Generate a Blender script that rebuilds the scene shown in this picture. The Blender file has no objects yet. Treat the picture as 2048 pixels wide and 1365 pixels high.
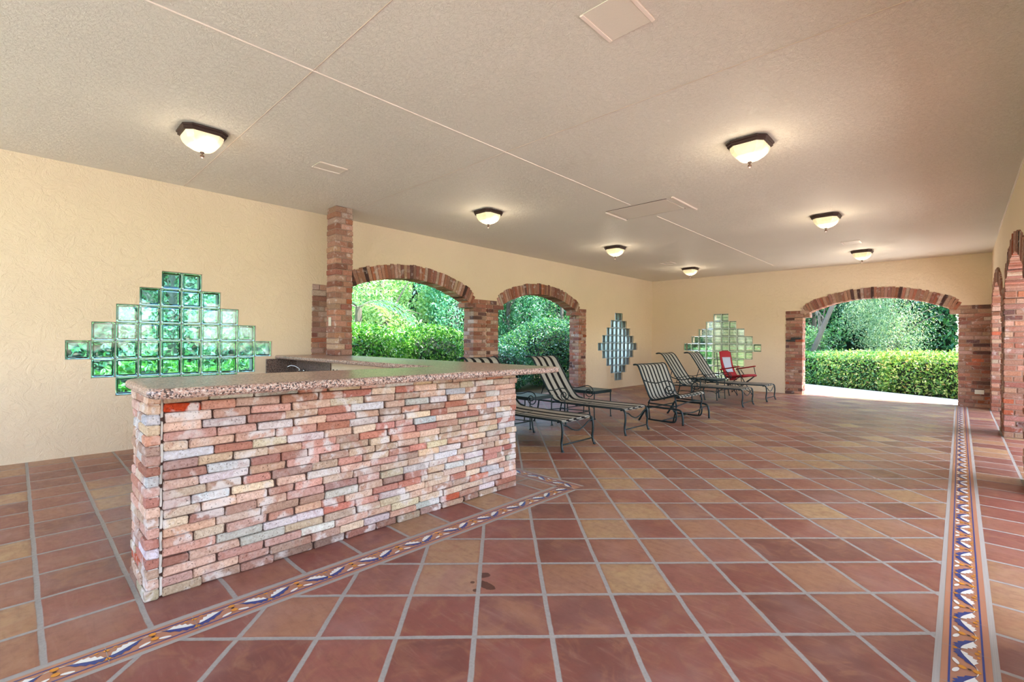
import bpy, math, random
import numpy as np
from mathutils import Vector, Matrix
PI = math.pi
SC = bpy.context.scene
COL = SC.collection

# ------------------------------------------------------------ camera
H = 1.25
YAW, ROLL = 0.7598, 0.008
cy, sy = math.cos(YAW), math.sin(YAW)
R0 = Vector((cy, sy, 0)); FW = Vector((-sy, cy, 0)); UP = Vector((0, 0, 1))
RR = R0 * math.cos(ROLL) + UP * math.sin(ROLL)
UU = -R0 * math.sin(ROLL) + UP * math.cos(ROLL)
cd = bpy.data.cameras.new('camera')
cam = bpy.data.objects.new('camera', cd); COL.objects.link(cam)
cam.matrix_world = Matrix(((RR.x, UU.x, -FW.x, 0), (RR.y, UU.y, -FW.y, 0), (RR.z, UU.z, -FW.z, H), (0, 0, 0, 1)))
cd.sensor_width = 36; cd.lens = 943.0 * 36 / 2048; cd.clip_start = 0.02; cd.clip_end = 400
SC.camera = cam

# ------------------------------------------------------------ light
SC.view_settings.view_transform = 'Standard'; SC.view_settings.look = 'None'
SC.view_settings.gamma = 1; SC.view_settings.use_curve_mapping = False
SC.view_settings.exposure = 0.80
SUNDIR = Vector((0.50, 0.22, 0.84)).normalized()
w = bpy.data.worlds.new('sky'); SC.world = w; w.use_nodes = True
nt = w.node_tree; nt.nodes.clear()
sk = nt.nodes.new('ShaderNodeTexSky'); sk.sky_type = 'NISHITA'; sk.sun_disc = False
sk.sun_elevation = math.asin(SUNDIR.z); sk.sun_rotation = math.atan2(SUNDIR.x, SUNDIR.y)
sk.air_density = 1.0; sk.dust_density = 1.5; sk.ozone_density = 1.0
bg = nt.nodes.new('ShaderNodeBackground'); bg.inputs['Strength'].default_value = 0.72
wo = nt.nodes.new('ShaderNodeOutputWorld')
nt.links.new(sk.outputs[0], bg.inputs[0]); nt.links.new(bg.outputs[0], wo.inputs[0])
sl = bpy.data.lights.new('sun', 'SUN'); sl.energy = 9.0; sl.angle = math.radians(0.6); sl.color = (1, 0.96, 0.88)
so = bpy.data.objects.new('sun', sl); COL.objects.link(so)
so.rotation_euler = (-SUNDIR).to_track_quat('-Z', 'Y').to_euler(); so.location = (10, 5, 12)
SC.cycles.use_denoising = True; SC.cycles.adaptive_threshold = 0.02
SC.cycles.max_bounces = 8; SC.cycles.diffuse_bounces = 5; SC.cycles.glossy_bounces = 3
SC.cycles.transmission_bounces = 8; SC.cycles.transparent_max_bounces = 8
SC.cycles.sample_clamp_indirect = 6; SC.cycles.caustics_reflective = False; SC.cycles.caustics_refractive = False

WL, WR, FY, CH = -6.735, 0.447, 13.21, 3.07
BY = -3.2                                    # the room goes on behind the camera
TH = 0.26

# ------------------------------------------------------------ node helpers
def lin(c):
    return tuple((v / 12.92 if v <= 0.04045 else ((v + 0.055) / 1.055) ** 2.4) for v in c)
def rgb(r, g, b): return lin((r / 255, g / 255, b / 255)) + (1.0,)
class NT:
    def __init__(s, name):
        s.m = bpy.data.materials.new(name); s.m.use_nodes = True
        s.t = s.m.node_tree; s.b = s.t.nodes['Principled BSDF']; s.o = s.t.nodes['Material Output']
    def n(s, typ, **k):
        nd = s.t.nodes.new(typ)
        for a, v in k.items():
            if a.startswith('i_'):
                key = a[2:]
                key = int(key) if key.isdigit() else key.replace('_', ' ')
                nd.inputs[key].default_value = v
            else: setattr(nd, a, v)
        return nd
    def l(s, a, b): s.t.links.new(a, b)
    def math(s, op, a, b=None, c=None):
        nd = s.t.nodes.new('ShaderNodeMath'); nd.operation = op
        for i, v in enumerate((a, b, c)):
            if v is None: continue
            if isinstance(v, (int, float)): nd.inputs[i].default_value = v
            else: s.l(v, nd.inputs[i])
        return nd.outputs[0]
    def mix(s, f, a, b, mode='MIX'):
        nd = s.t.nodes.new('ShaderNodeMix'); nd.data_type = 'RGBA'; nd.blend_type = mode
        for i, v in ((0, f), (6, a), (7, b)):
            if isinstance(v, (int, float)): nd.inputs[i].default_value = v
            elif isinstance(v, tuple): nd.inputs[i].default_value = v
            else: s.l(v, nd.inputs[i])
        return nd.outputs[2]
    def noise(s, scale, detail=2, rough=.5, vec=None, dist=0, dim='3D'):
        nd = s.n('ShaderNodeTexNoise'); nd.noise_dimensions = dim
        nd.inputs['Scale'].default_value = scale; nd.inputs['Detail'].default_value = detail
        nd.inputs['Roughness'].default_value = rough; nd.inputs['Distortion'].default_value = dist
        if vec is not None: s.l(vec, nd.inputs['Vector'])
        return nd
    def ramp(s, f, stops, interp='LINEAR'):
        nd = s.n('ShaderNodeValToRGB'); cr = nd.color_ramp; cr.interpolation = interp
        while len(cr.elements) < len(stops): cr.elements.new(0.5)
        for e, (p, c) in zip(cr.elements, stops):
            e.position = p; e.color = c if len(c) == 4 else c + (1,)
        s.l(f, nd.inputs[0]); return nd.outputs[0]
    def sstep(s, x, a, b):
        nd = s.n('ShaderNodeMapRange'); nd.interpolation_type = 'SMOOTHSTEP'
        nd.inputs[1].default_value = a; nd.inputs[2].default_value = b
        s.l(x, nd.inputs[0]); return nd.outputs[0]
    def bump(s, h, strength=.5, dist=.01, normal=None):
        nd = s.n('ShaderNodeBump'); nd.inputs['Strength'].default_value = strength
        nd.inputs['Distance'].default_value = dist; s.l(h, nd.inputs['Height'])
        if normal is not None: s.l(normal, nd.inputs['Normal'])
        return nd.outputs[0]
    def pos(s):
        return s.n('ShaderNodeNewGeometry').outputs['Position']
    def set(s, **k):
        for a, v in k.items():
            key = a.replace('_', ' ')
            if isinstance(v, (int, float, tuple)): s.b.inputs[key].default_value = v
            else: s.l(v, s.b.inputs[key])

def mat_plain(name, col, rough=.5, metal=0.0, spec=.5, noise=0.0, scale=40):
    k = NT(name)
    if noise:
        nz = k.noise(scale, 3)
        c = k.mix(nz.outputs[0], tuple(v * (1 - noise) for v in col[:3]) + (1,), tuple(min(1, v * (1 + noise)) for v in col[:3]) + (1,))
        k.set(Base_Color=c); k.set(Normal=k.bump(nz.outputs[0], .15, .002))
    else: k.set(Base_Color=col)
    k.set(Roughness=rough, Metallic=metal); k.b.inputs['Specular IOR Level'].default_value = spec
    return k.m

def mat_stucco(name, col, amt=.6, scale=9):
    k = NT(name); p = k.pos()
    n0 = k.noise(1.1, 2, .5, p)
    n1 = k.noise(scale, 5, .62, p, dist=1.2)
    n2 = k.noise(scale * 3.2, 3, .6, p, dist=2.5)
    v = k.n('ShaderNodeTexVoronoi', feature='DISTANCE_TO_EDGE'); v.inputs['Scale'].default_value = scale * 1.3
    wv = k.n('ShaderNodeVectorMath', operation='MULTIPLY_ADD'); k.l(n1.outputs['Color'], wv.inputs[0]); wv.inputs[1].default_value = (.35, .35, .35); k.l(p, wv.inputs[2])
    k.l(wv.outputs[0], v.inputs['Vector'])
    ridge = k.sstep(v.outputs['Distance'], 0.0, .12)
    hgt = k.math('ADD', k.math('MULTIPLY', k.sstep(n1.outputs[0], .42, .56), .6), k.math('MULTIPLY', n2.outputs[0], .5))
    hgt = k.math('ADD', hgt, k.math('MULTIPLY', ridge, .35))
    c = k.mix(n0.outputs[0], tuple(x * .95 for x in col[:3]) + (1,), tuple(min(1, x * 1.04) for x in col[:3]) + (1,))
    k.set(Base_Color=c, Roughness=.62, Normal=k.bump(hgt, amt, .012))
    k.b.inputs['Specular IOR Level'].default_value = .35
    return k.m

def mat_brick(name, ls=14, lo=.54, lamt=.72):
    k = NT(name); p = k.pos()
    at = k.n('ShaderNodeAttribute', attribute_name='Col')
    n1 = k.noise(ls, 3, .55, p, dist=.15); n2 = k.noise(70, 4, .65, p); n3 = k.noise(5.0, 3, .6, p)
    sep = k.n('ShaderNodeSeparateColor'); k.l(at.outputs['Color'], sep.inputs[0])
    c = k.mix(k.sstep(n2.outputs[0], .3, .75), k.mix(1.0, at.outputs['Color'], (.72, .66, .62, 1), 'MULTIPLY'), at.outputs['Color'])
    lime = k.math('MULTIPLY', k.sstep(n1.outputs[0], lo, lo + .1), k.sstep(n3.outputs[0], .36, .62))
    c = k.mix(k.math('MULTIPLY', lime, lamt), c, rgb(216, 206, 202))
    redp = k.math('MULTIPLY', k.sstep(k.noise(6.5, 3, .6, p, dist=.8).outputs[0], .56, .66), .35)
    c = k.mix(redp, c, rgb(150, 84, 66))
    pits = k.sstep(k.noise(120, 2, .5, p).outputs[0], .62, .72)
    c = k.mix(k.math('MULTIPLY', pits, .55), c, rgb(70, 45, 38))
    hgt = k.math('ADD', n2.outputs[0], k.math('MULTIPLY', n1.outputs[0], .8))
    hgt = k.math('SUBTRACT', hgt, k.math('MULTIPLY', pits, .7))
    k.set(Base_Color=c, Roughness=.9, Normal=k.bump(hgt, .8, .006)); k.b.inputs['Specular IOR Level'].default_value = .15
    return k.m

def mat_tile(name, ang, u0, v0, pitch, gw=.0115, seed=0.0, spots=()):
    k = NT(name); p = k.pos()
    sp = k.n('ShaderNodeSeparateXYZ'); k.l(p, sp.inputs[0]); X, Y = sp.outputs[0], sp.outputs[1]
    wob = k.noise(6, 2, .5, p)
    ca, sa = math.cos(ang), math.sin(ang)
    u = k.math('DIVIDE', k.math('ADD', k.math('ADD', k.math('MULTIPLY', X, ca), k.math('MULTIPLY', Y, sa)), -(u0 * ca + v0 * sa)), pitch)
    v = k.math('DIVIDE', k.math('ADD', k.math('ADD', k.math('MULTIPLY', X, -sa), k.math('MULTIPLY', Y, ca)), -(-u0 * sa + v0 * ca)), pitch)
    wv = k.math('MULTIPLY', k.math('SUBTRACT', wob.outputs[0], .5), .03)
    u = k.math('ADD', u, wv); v = k.math('SUBTRACT', v, wv)
    iu, iv = k.math('FLOOR', u), k.math('FLOOR', v)
    fu, fv = k.math('FRACT', u), k.math('FRACT', v)
    cmb = k.n('ShaderNodeCombineXYZ'); k.l(iu, cmb.inputs[0]); k.l(iv, cmb.inputs[1]); cmb.inputs[2].default_value = seed
    wn = k.n('ShaderNodeTexWhiteNoise', noise_dimensions='3D'); k.l(cmb.outputs[0], wn.inputs['Vector'])
    sc = k.n('ShaderNodeSeparateColor'); k.l(wn.outputs['Color'], sc.inputs[0])
    d = k.math('MINIMUM', k.math('MINIMUM', fu, k.math('SUBTRACT', 1.0, fu)), k.math('MINIMUM', fv, k.math('SUBTRACT', 1.0, fv)))
    # tile colours
    cr = [(0, rgb(120, 70, 62)), (.16, rgb(138, 78, 68)), (.30, rgb(148, 90, 78)), (.44, rgb(154, 102, 84)), (.56, rgb(132, 84, 76)), (.66, rgb(164, 118, 90)), (.78, rgb(172, 134, 98)), (.90, rgb(182, 148, 106))]
    c1 = k.ramp(wn.outputs['Value'], cr, 'CONSTANT')
    c2 = k.ramp(sc.outputs[0], [(0, rgb(138, 82, 70)), (.35, rgb(152, 98, 82)), (.6, rgb(160, 114, 92)), (.85, rgb(172, 134, 100))], 'CONSTANT')
    off = k.n('ShaderNodeVectorMath', operation='MULTIPLY_ADD'); k.l(wn.outputs['Color'], off.inputs[0]); off.inputs[1].default_value = (9, 9, 9); k.l(p, off.inputs[2])
    g1 = k.noise(3.0, 3, .55, off.outputs[0], dist=.7)
    c = k.mix(k.sstep(g1.outputs[0], .42, .68), c1, c2)
    edge = k.sstep(k.math('ADD', d, k.math('MULTIPLY', g1.outputs[0], .12)), .05, .15)
    c = k.mix(k.math('MULTIPLY', k.math('SUBTRACT', 1.0, edge), .65), c, rgb(140, 78, 66))
    n4 = k.noise(24, 5, .65, p); g2 = k.noise(7, 4, .6, off.outputs[0], dist=1.0)
    c = k.mix(k.math('MULTIPLY', k.sstep(n4.outputs[0], .40, .75), .45), c, rgb(122, 82, 72))
    c = k.mix(k.math('MULTIPLY', k.sstep(g2.outputs[0], .45, .72), .6), c, rgb(162, 112, 84))
    st_ = k.n('ShaderNodeVectorMath', operation='MULTIPLY'); k.l(off.outputs[0], st_.inputs[0]); st_.inputs[1].default_value = (3, 17, 1)
    g3 = k.noise(1.6, 4, .65, st_.outputs[0], dist=.8)
    c = k.mix(k.math('MULTIPLY', k.sstep(g3.outputs[0], .48, .74), .28), c, rgb(112, 62, 54))
    c = k.mix(k.math('MULTIPLY', k.sstep(k.math('SUBTRACT', 1.0, g3.outputs[0]), .52, .76), .22), c, rgb(186, 150, 130))
    haze = k.noise(2.2, 3, .6, p)
    c = k.mix(k.math('MULTIPLY', k.sstep(haze.outputs[0], .45, .75), .32), c, rgb(170, 136, 128))
    for (sx, sy_, rx, ry) in spots:
        dx = k.math('DIVIDE', k.math('SUBTRACT', X, sx), rx); dy = k.math('DIVIDE', k.math('SUBTRACT', Y, sy_), ry)
        r = k.math('ADD', k.math('MULTIPLY', dx, dx), k.math('MULTIPLY', dy, dy))
        r = k.math('ADD', r, k.math('MULTIPLY', k.math('SUBTRACT', n4.outputs[0], .5), 1.6))
        c = k.mix(k.math('MULTIPLY', k.math('SUBTRACT', 1.0, k.sstep(r, .8, 1.1)), .8), c, rgb(62, 28, 20))
    gt = k.noise(60, 4, .6, p)
    grout = k.mix(gt.outputs[0], rgb(140, 134, 126), rgb(178, 172, 164))
    w2 = gw / pitch
    m = k.sstep(k.math('ADD', d, k.math('MULTIPLY', k.math('SUBTRACT', n4.outputs[0], .5), .012)), w2 * .72, w2 * 1.15)
    c = k.mix(m, grout, c)
    pil = k.sstep(d, 0.0, .17)
    c = k.mix(1.0, c, (.90, .89, .90, 1), 'MULTIPLY')
    hgt = k.math('ADD', k.math('MULTIPLY', pil, .8), k.math('MULTIPLY', n4.outputs[0], .14))
    hgt = k.math('ADD', hgt, k.math('MULTIPLY', m, .25)); hgt = k.math('ADD', hgt, k.math('MULTIPLY', g1.outputs[0], .3))
    rgh = k.math('ADD', k.math('MULTIPLY', n4.outputs[0], .25), k.math('ADD', .27, k.math('MULTIPLY', k.math('SUBTRACT', 1.0, m), .35)))
    k.set(Base_Color=c, Roughness=rgh, Normal=k.bump(hgt, .45, .008)); k.b.inputs['Specular IOR Level'].default_value = .42
    return k.m

def mat_granite(name, dark=1.0):
    k = NT(name); p = k.pos()
    v1 = k.n('ShaderNodeTexVoronoi'); v1.inputs['Scale'].default_value = 150; k.l(p, v1.inputs['Vector'])
    s1 = k.n('ShaderNodeSeparateColor'); k.l(v1.outputs['Color'], s1.inputs[0])
    c = k.ramp(s1.outputs[0], [(0, rgb(46 * dark, 40 * dark, 42 * dark)), (.13, rgb(96 * dark, 82 * dark, 80 * dark)), (.27, rgb(158 * dark, 124 * dark, 112 * dark)), (.5, rgb(186 * dark, 150 * dark, 134 * dark)), (.72, rgb(196 * dark, 176 * dark, 166 * dark)), (.9, rgb(214 * dark, 200 * dark, 190 * dark))], 'CONSTANT')
    n = k.noise(9, 3, .5, p)
    c = k.mix(k.math('MULTIPLY', n.outputs[0], .3), c, rgb(150 * dark, 116 * dark, 98 * dark))
    k.set(Base_Color=c, Roughness=.3); k.b.inputs['Specular IOR Level'].default_value = .4
    return k.m

def mat_leaf(name, spec=.4, trans=.35, rough=.45):
    k = NT(name)
    at = k.n('ShaderNodeAttribute', attribute_name='Col')
    k.set(Base_Color=at.outputs['Color'], Roughness=rough); k.b.inputs['Specular IOR Level'].default_value = spec
    tr = k.n('ShaderNodeBsdfTranslucent'); tc = k.mix(1.0, at.outputs['Color'], (1.3, 1.35, .6, 1), 'MULTIPLY'); k.l(tc, tr.inputs[0])
    mx = k.n('ShaderNodeMixShader'); mx.inputs[0].default_value = trans
    k.l(k.b.outputs[0], mx.inputs[1]); k.l(tr.outputs[0], mx.inputs[2]); k.l(mx.outputs[0], k.o.inputs[0])
    return k.m

def mat_attr(name, rough=.8, nz=.0, scale=300):
    k = NT(name); at = k.n('ShaderNodeAttribute', attribute_name='Col')
    if nz:
        n = k.noise(scale, 2, .6, k.pos())
        c = k.mix(k.sstep(n.outputs[0], .38, .62), k.mix(1.0, at.outputs['Color'], (1 - nz, 1 - nz, 1 - nz, 1), 'MULTIPLY'), at.outputs['Color'])
        k.set(Base_Color=c)
    else: k.set(Base_Color=at.outputs['Color'])
    k.set(Roughness=rough); k.b.inputs['Specular IOR Level'].default_value = .2
    return k.m

def mat_glass(name, tint, amt=.6, scale=14, frost=.03):
    k = NT(name); p = k.pos()
    n = k.noise(scale, 1, .4, p, dist=.4)
    k.set(Base_Color=tint, Roughness=frost, Transmission_Weight=1.0, IOR=1.45, Normal=k.bump(n.outputs[0], amt, .02))
    return k.m

M = {}
M['wall'] = mat_stucco('stucco_wall', rgb(230, 209, 180), .38, 7)
M['ceil'] = mat_stucco('stucco_ceiling', rgb(246, 238, 221), .7, 24)
M['smoothceil'] = mat_stucco('smooth_ceiling_patch', rgb(222, 214, 196), .15, 30)
M['bead'] = mat_plain('ceiling_bead', rgb(236, 222, 206), .5)
M['seam'] = mat_plain('ceiling_seam', rgb(206, 184, 164), .6)
M['brick'] = mat_brick('old_brick', 11, .56, .5)
M['barbrick'] = mat_brick('reclaimed_bar_brick', 9, .50, .8)
M['mortar'] = mat_plain('brick_mortar', rgb(150, 122, 108), .95, noise=.25, scale=60)
M['darkmortar'] = mat_plain('open_joint_shadow_mortar', rgb(86, 62, 54), .95, noise=.3, scale=60)
M['lime'] = mat_plain('lime_mortar', rgb(205, 198, 190), .95, noise=.15, scale=80)
M['granite'] = mat_granite('polished_granite')
M['granite2'] = mat_granite('brown_granite', .72)
A45 = PI / 4
M['tile'] = mat_tile('saltillo_tile_diagonal', A45, -1.477, 1.338, .328, spots=((-1.83, 1.727, .03, .03), (-1.745, 1.662, .06, .028), (-1.75, 1.592, .015, .015), (-1.82, 1.633, .012, .012)))
M['tileL'] = mat_tile('saltillo_tile_bar', 0, -6.47, .08, .3293, seed=3.0)
M['tileR'] = mat_tile('saltillo_tile_arcade', 0, .425, 2.928, .3235, seed=7.0)
M['grout'] = mat_plain('floor_grout', rgb(160, 153, 145), .9, noise=.15, scale=60)
M['terra'] = mat_plain('border_terracotta', rgb(172, 120, 94), .35, noise=.12, scale=8)
M['blue'] = mat_plain('border_blue_glaze', rgb(38, 62, 128), .3)
M['white'] = mat_plain('border_white_glaze', rgb(226, 226, 220), .3)
M['orange'] = mat_plain('border_orange_glaze', rgb(214, 142, 44), .3)
M['black'] = mat_plain('border_dark_line', rgb(40, 26, 26), .4)
M['metal'] = mat_plain('dark_green_metal', rgb(14, 34, 38), .42, .0, .4)
M['tabletop'] = mat_plain('table_mesh_top', rgb(84, 100, 100), .5, 0, .4, noise=.2, scale=200)
M['sling'] = mat_attr('striped_sling_fabric', .85, .28, 260)
M['bronze'] = mat_plain('aged_bronze', rgb(66, 48, 44), .45, .35, .5, noise=.3, scale=60)
M['plate'] = mat_plain('switch_plate', rgb(226, 222, 206), .4)
M['chrome'] = mat_plain('chrome', rgb(190, 190, 190), .15, 1.0)
M['blackmetal'] = mat_plain('black_metal', rgb(22, 20, 22), .4)
M['leaf'] = mat_leaf('leaves', .7, .4, .38)
M['glossleaf'] = mat_leaf('glossy_leaves', .9, .32, .28)
M['bark'] = mat_plain('bark', rgb(112, 106, 96), .9, noise=.4, scale=20)
M['darkcore'] = mat_plain('dark_foliage_fill', rgb(20, 34, 18), .95, noise=.3, scale=12)  # green-black for the solid fillers added to block sight through leaves
M['soil'] = mat_plain('soil_ground', rgb(96, 84, 62), .95, noise=.4, scale=3)
M['lawn'] = mat_plain('lawn_ground', rgb(146, 176, 92), .95, noise=.3, scale=3)
M['concrete'] = mat_plain('pale_concrete', rgb(236, 232, 226), .85, noise=.05, scale=6)
M['red'] = mat_plain('red_canvas', rgb(150, 14, 24), .8, noise=.15, scale=30)
M['greymesh'] = mat_plain('grey_mesh', rgb(172, 178, 190), .8, noise=.1, scale=200)
M['glassA'] = mat_glass('glass_block_clear', (.68, .93, 1, 1), .14, 9, .02)
M['glassB'] = mat_glass('glass_block_blue', (.88, .98, 1, 1), .25, 12, .32)
M['glassC'] = mat_glass('glass_block_green', (.92, .97, .93, 1), .08, 9, .04)
M['winmortar'] = mat_plain('window_mortar', rgb(188, 204, 200), .85)
M['bluewall'] = mat_plain('pale_blue_render', rgb(206, 224, 232), .9, noise=.05, scale=5)
M['slat'] = mat_plain('pale_green_slats', rgb(172, 186, 158), .7, noise=.1, scale=30)

# ------------------------------------------------------------ mesh helpers
class MB:
    def __init__(s): s.v = []; s.f = []; s.mi = []; s.c = []; s.mats = []
    def midx(s, m):
        if m not in s.mats: s.mats.append(m)
        return s.mats.index(m)
    def face(s, pts, m, c=(1, 1, 1)):
        i = len(s.v); s.v += [tuple(p) for p in pts]; s.f.append(tuple(range(i, i + len(pts)))); s.mi.append(s.midx(m)); s.c.append(c)
    def shape(s, verts, faces, m, c=(1, 1, 1)):
        i = len(s.v); s.v += [tuple(p) for p in verts]; k = s.midx(m)
        for f in faces: s.f.append(tuple(i + q for q in f)); s.mi.append(k); s.c.append(c)
    def box(s, a, b, m, c=(1, 1, 1), skip=()):
        (x0, y0, z0), (x1, y1, z1) = a, b
        V = [(x0, y0, z0), (x1, y0, z0), (x1, y1, z0), (x0, y1, z0), (x0, y0, z1), (x1, y0, z1), (x1, y1, z1), (x0, y1, z1)]
        F = {'-z': (3, 2, 1, 0), '+z': (4, 5, 6, 7), '-y': (0, 1, 5, 4), '+x': (1, 2, 6, 5), '+y': (2, 3, 7, 6), '-x': (3, 0, 4, 7)}
        s.shape(V, [f for k, f in F.items() if k not in skip], m, c)
    def chbox(s, a, b, m, c=(1, 1, 1), r=.004, jit=.0, rng=random, frame=None):
        # box with chamfered edges: 24 verts
        (x0, y0, z0), (x1, y1, z1) = a, b
        ctr = [(x0 + x1) / 2, (y0 + y1) / 2, (z0 + z1) / 2]; hl = [(x1 - x0) / 2, (y1 - y0) / 2, (z1 - z0) / 2]
        r = min(r, min(hl) * .45)
        V = []; idx = {}
        for sx in (-1, 1):
            for sy_ in (-1, 1):
                for sz in (-1, 1):
                    jj = [rng.uniform(-jit, jit) for _ in range(3)]
                    for ax in range(3):
                        q = [ctr[i] + (sx, sy_, sz)[i] * (hl[i] - (0 if i == ax else r)) + jj[i] for i in range(3)]
                        idx[(sx, sy_, sz, ax)] = len(V); V.append(frame(q) if frame else tuple(q))
        g = lambda *k: idx[k]
        F = []
        for ax in range(3):
            o = [i for i in range(3) if i != ax]
            for sg in (-1, 1):
                q = []
                for (p_, r_) in ((-1, -1), (1, -1), (1, 1), (-1, 1)):
                    sgn = [0, 0, 0]; sgn[ax] = sg; sgn[o[0]] = p_; sgn[o[1]] = r_
                    q.append(g(*sgn, ax))
                fl = (sg > 0) ^ (ax == 1)
                F.append(tuple(q if fl else q[::-1]))
        for ax in range(3):
            o = [i for i in range(3) if i != ax]
            for p_ in (-1, 1):
                for r_ in (-1, 1):
                    def sg(t):
                        z = [0, 0, 0]; z[ax] = t; z[o[0]] = p_; z[o[1]] = r_; return z
                    q = [g(*sg(-1), o[0]), g(*sg(1), o[0]), g(*sg(1), o[1]), g(*sg(-1), o[1])]
                    F.append(tuple(q))
        for sx in (-1, 1):
            for sy_ in (-1, 1):
                for sz in (-1, 1): F.append((g(sx, sy_, sz, 0), g(sx, sy_, sz, 1), g(sx, sy_, sz, 2)))
        # orient outward
        C_ = Vector(frame(ctr)) if frame else Vector(ctr)
        out = []
        for f in F:
            pp = [Vector(V[i]) for i in f]; nrm = (pp[1] - pp[0]).cross(pp[2] - pp[0]); mid = sum(pp, Vector()) / len(pp)
            out.append(f if nrm.dot(mid - C_) > 0 else f[::-1])
        s.shape(V, out, m, c)
    def tube(s, pts, r, m, c=(1, 1, 1), n=6, caps=True, flat=None):
        pts = [Vector(p) for p in pts]
        rs = r if isinstance(r, (list, tuple)) else [r] * len(pts)
        rings = []; prev = None
        for i, p in enumerate(pts):
            t = (pts[min(i + 1, len(pts) - 1)] - pts[max(i - 1, 0)])
            t = t.normalized() if t.length > 1e-9 else Vector((0, 0, 1))
            if prev is None:
                a = Vector((0, 0, 1)) if abs(t.z) < .9 else Vector((0, 1, 0))
                u = t.cross(a).normalized()
            else:
                u = (prev - t * prev.dot(t)); u = u.normalized() if u.length > 1e-6 else t.orthogonal().normalized()
            prev = u; v = t.cross(u)
            rings.append([p + (u * math.cos(2 * PI * k / n) + v * math.sin(2 * PI * k / n)) * rs[i] for k in range(n)])
        V = [q for rg in rings for q in rg]; F = []
        for i in range(len(pts) - 1):
            for k in range(n):
                F.append((i * n + k, i * n + (k + 1) % n, (i + 1) * n + (k + 1) % n, (i + 1) * n + k))
        if caps: F.append(tuple(range(n))[::-1]); F.append(tuple((len(pts) - 1) * n + k for k in range(n)))
        s.shape(V, F, m, c)
    def lathe(s, prof, ctr, m, n=12, c=(1, 1, 1)):
        V = []; F = []
        for (r, z) in prof:
            for k in range(n): V.append((ctr[0] + r * math.cos(2 * PI * k / n), ctr[1] + r * math.sin(2 * PI * k / n), ctr[2] + z))
        for i in range(len(prof) - 1):
            for k in range(n): F.append((i * n + k, i * n + (k + 1) % n, (i + 1) * n + (k + 1) % n, (i + 1) * n + k))
        F.append(tuple(range(n))[::-1]); F.append(tuple((len(prof) - 1) * n + k for k in range(n)))
        s.shape(V, F, m, c)
    def build(s, name, parent=None, smooth=False, loc=None):
        me = bpy.data.meshes.new(name)
        me.from_pydata(s.v, [], s.f); me.update()
        for m in s.mats: me.materials.append(M[m] if isinstance(m, str) else m)
        me.polygons.foreach_set('material_index', s.mi)
        a = me.attributes.new('Col', 'FLOAT_COLOR', 'CORNER')
        ls = np.array([len(f) for f in s.f]); cc = np.repeat(np.array([tuple(c) + (1,) for c in s.c], dtype=np.float32), ls, axis=0)
        a.data.foreach_set('color', cc.ravel())
        if smooth: me.polygons.foreach_set('use_smooth', [True] * len(s.f))
        o = bpy.data.objects.new(name, me); COL.objects.link(o)
        if parent is not None: o.parent = parent
        if loc is not None: o.location = loc
        return o

def tag(o, label=None, cat=None, group=None, kind=None):
    for k, v in (('label', label), ('category', cat), ('group', group), ('kind', kind)):
        if v: o[k] = v
    return o
def empty(name, loc=(0, 0, 0), rz=0.0, label=None, cat=None, group=None, kind=None):
    o = bpy.data.objects.new(name, None); COL.objects.link(o); o.location = loc; o.rotation_euler = (0, 0, rz); o.empty_display_size = .1
    return tag(o, label, cat, group, kind)
def copy_tree(o, parent=None, loc=None, rz=None):
    c = o.copy(); COL.objects.link(c)
    if parent is not None: c.parent = parent
    if loc is not None: c.location = loc
    if rz is not None: c.rotation_euler = (0, 0, rz)
    for ch in list(o.children): copy_tree(ch, c)
    return c

# ------------------------------------------------------------ openings
AH = 1.378                   # half width of an arched opening
RI, RO, CZ = 2.80, 3.03, -0.515
PHI = math.radians(28.6)
def extr(u):                 # top of the brick surround above floor at offset u from the centre
    u = abs(u)
    if u < 1.372: return CZ + math.sqrt(RO * RO - u * u)
    return 2.05
def diamond(u0, z0=.204, q=.204):     # glass block rows: offsets of the window from its centre
    return [(i, (2, 4, 6, 8, 10, 8, 6, 4, 2)[8 - i]) for i in range(9)]
QB = .2035
def win_span(du):            # void of the stepped window at offset du
    k = int(abs(du) / QB + 1e-6)    # 0..4
    if k > 4: return None
    return (0.204 + QB * (k) , 0.204 + QB * (9 - k))

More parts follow.
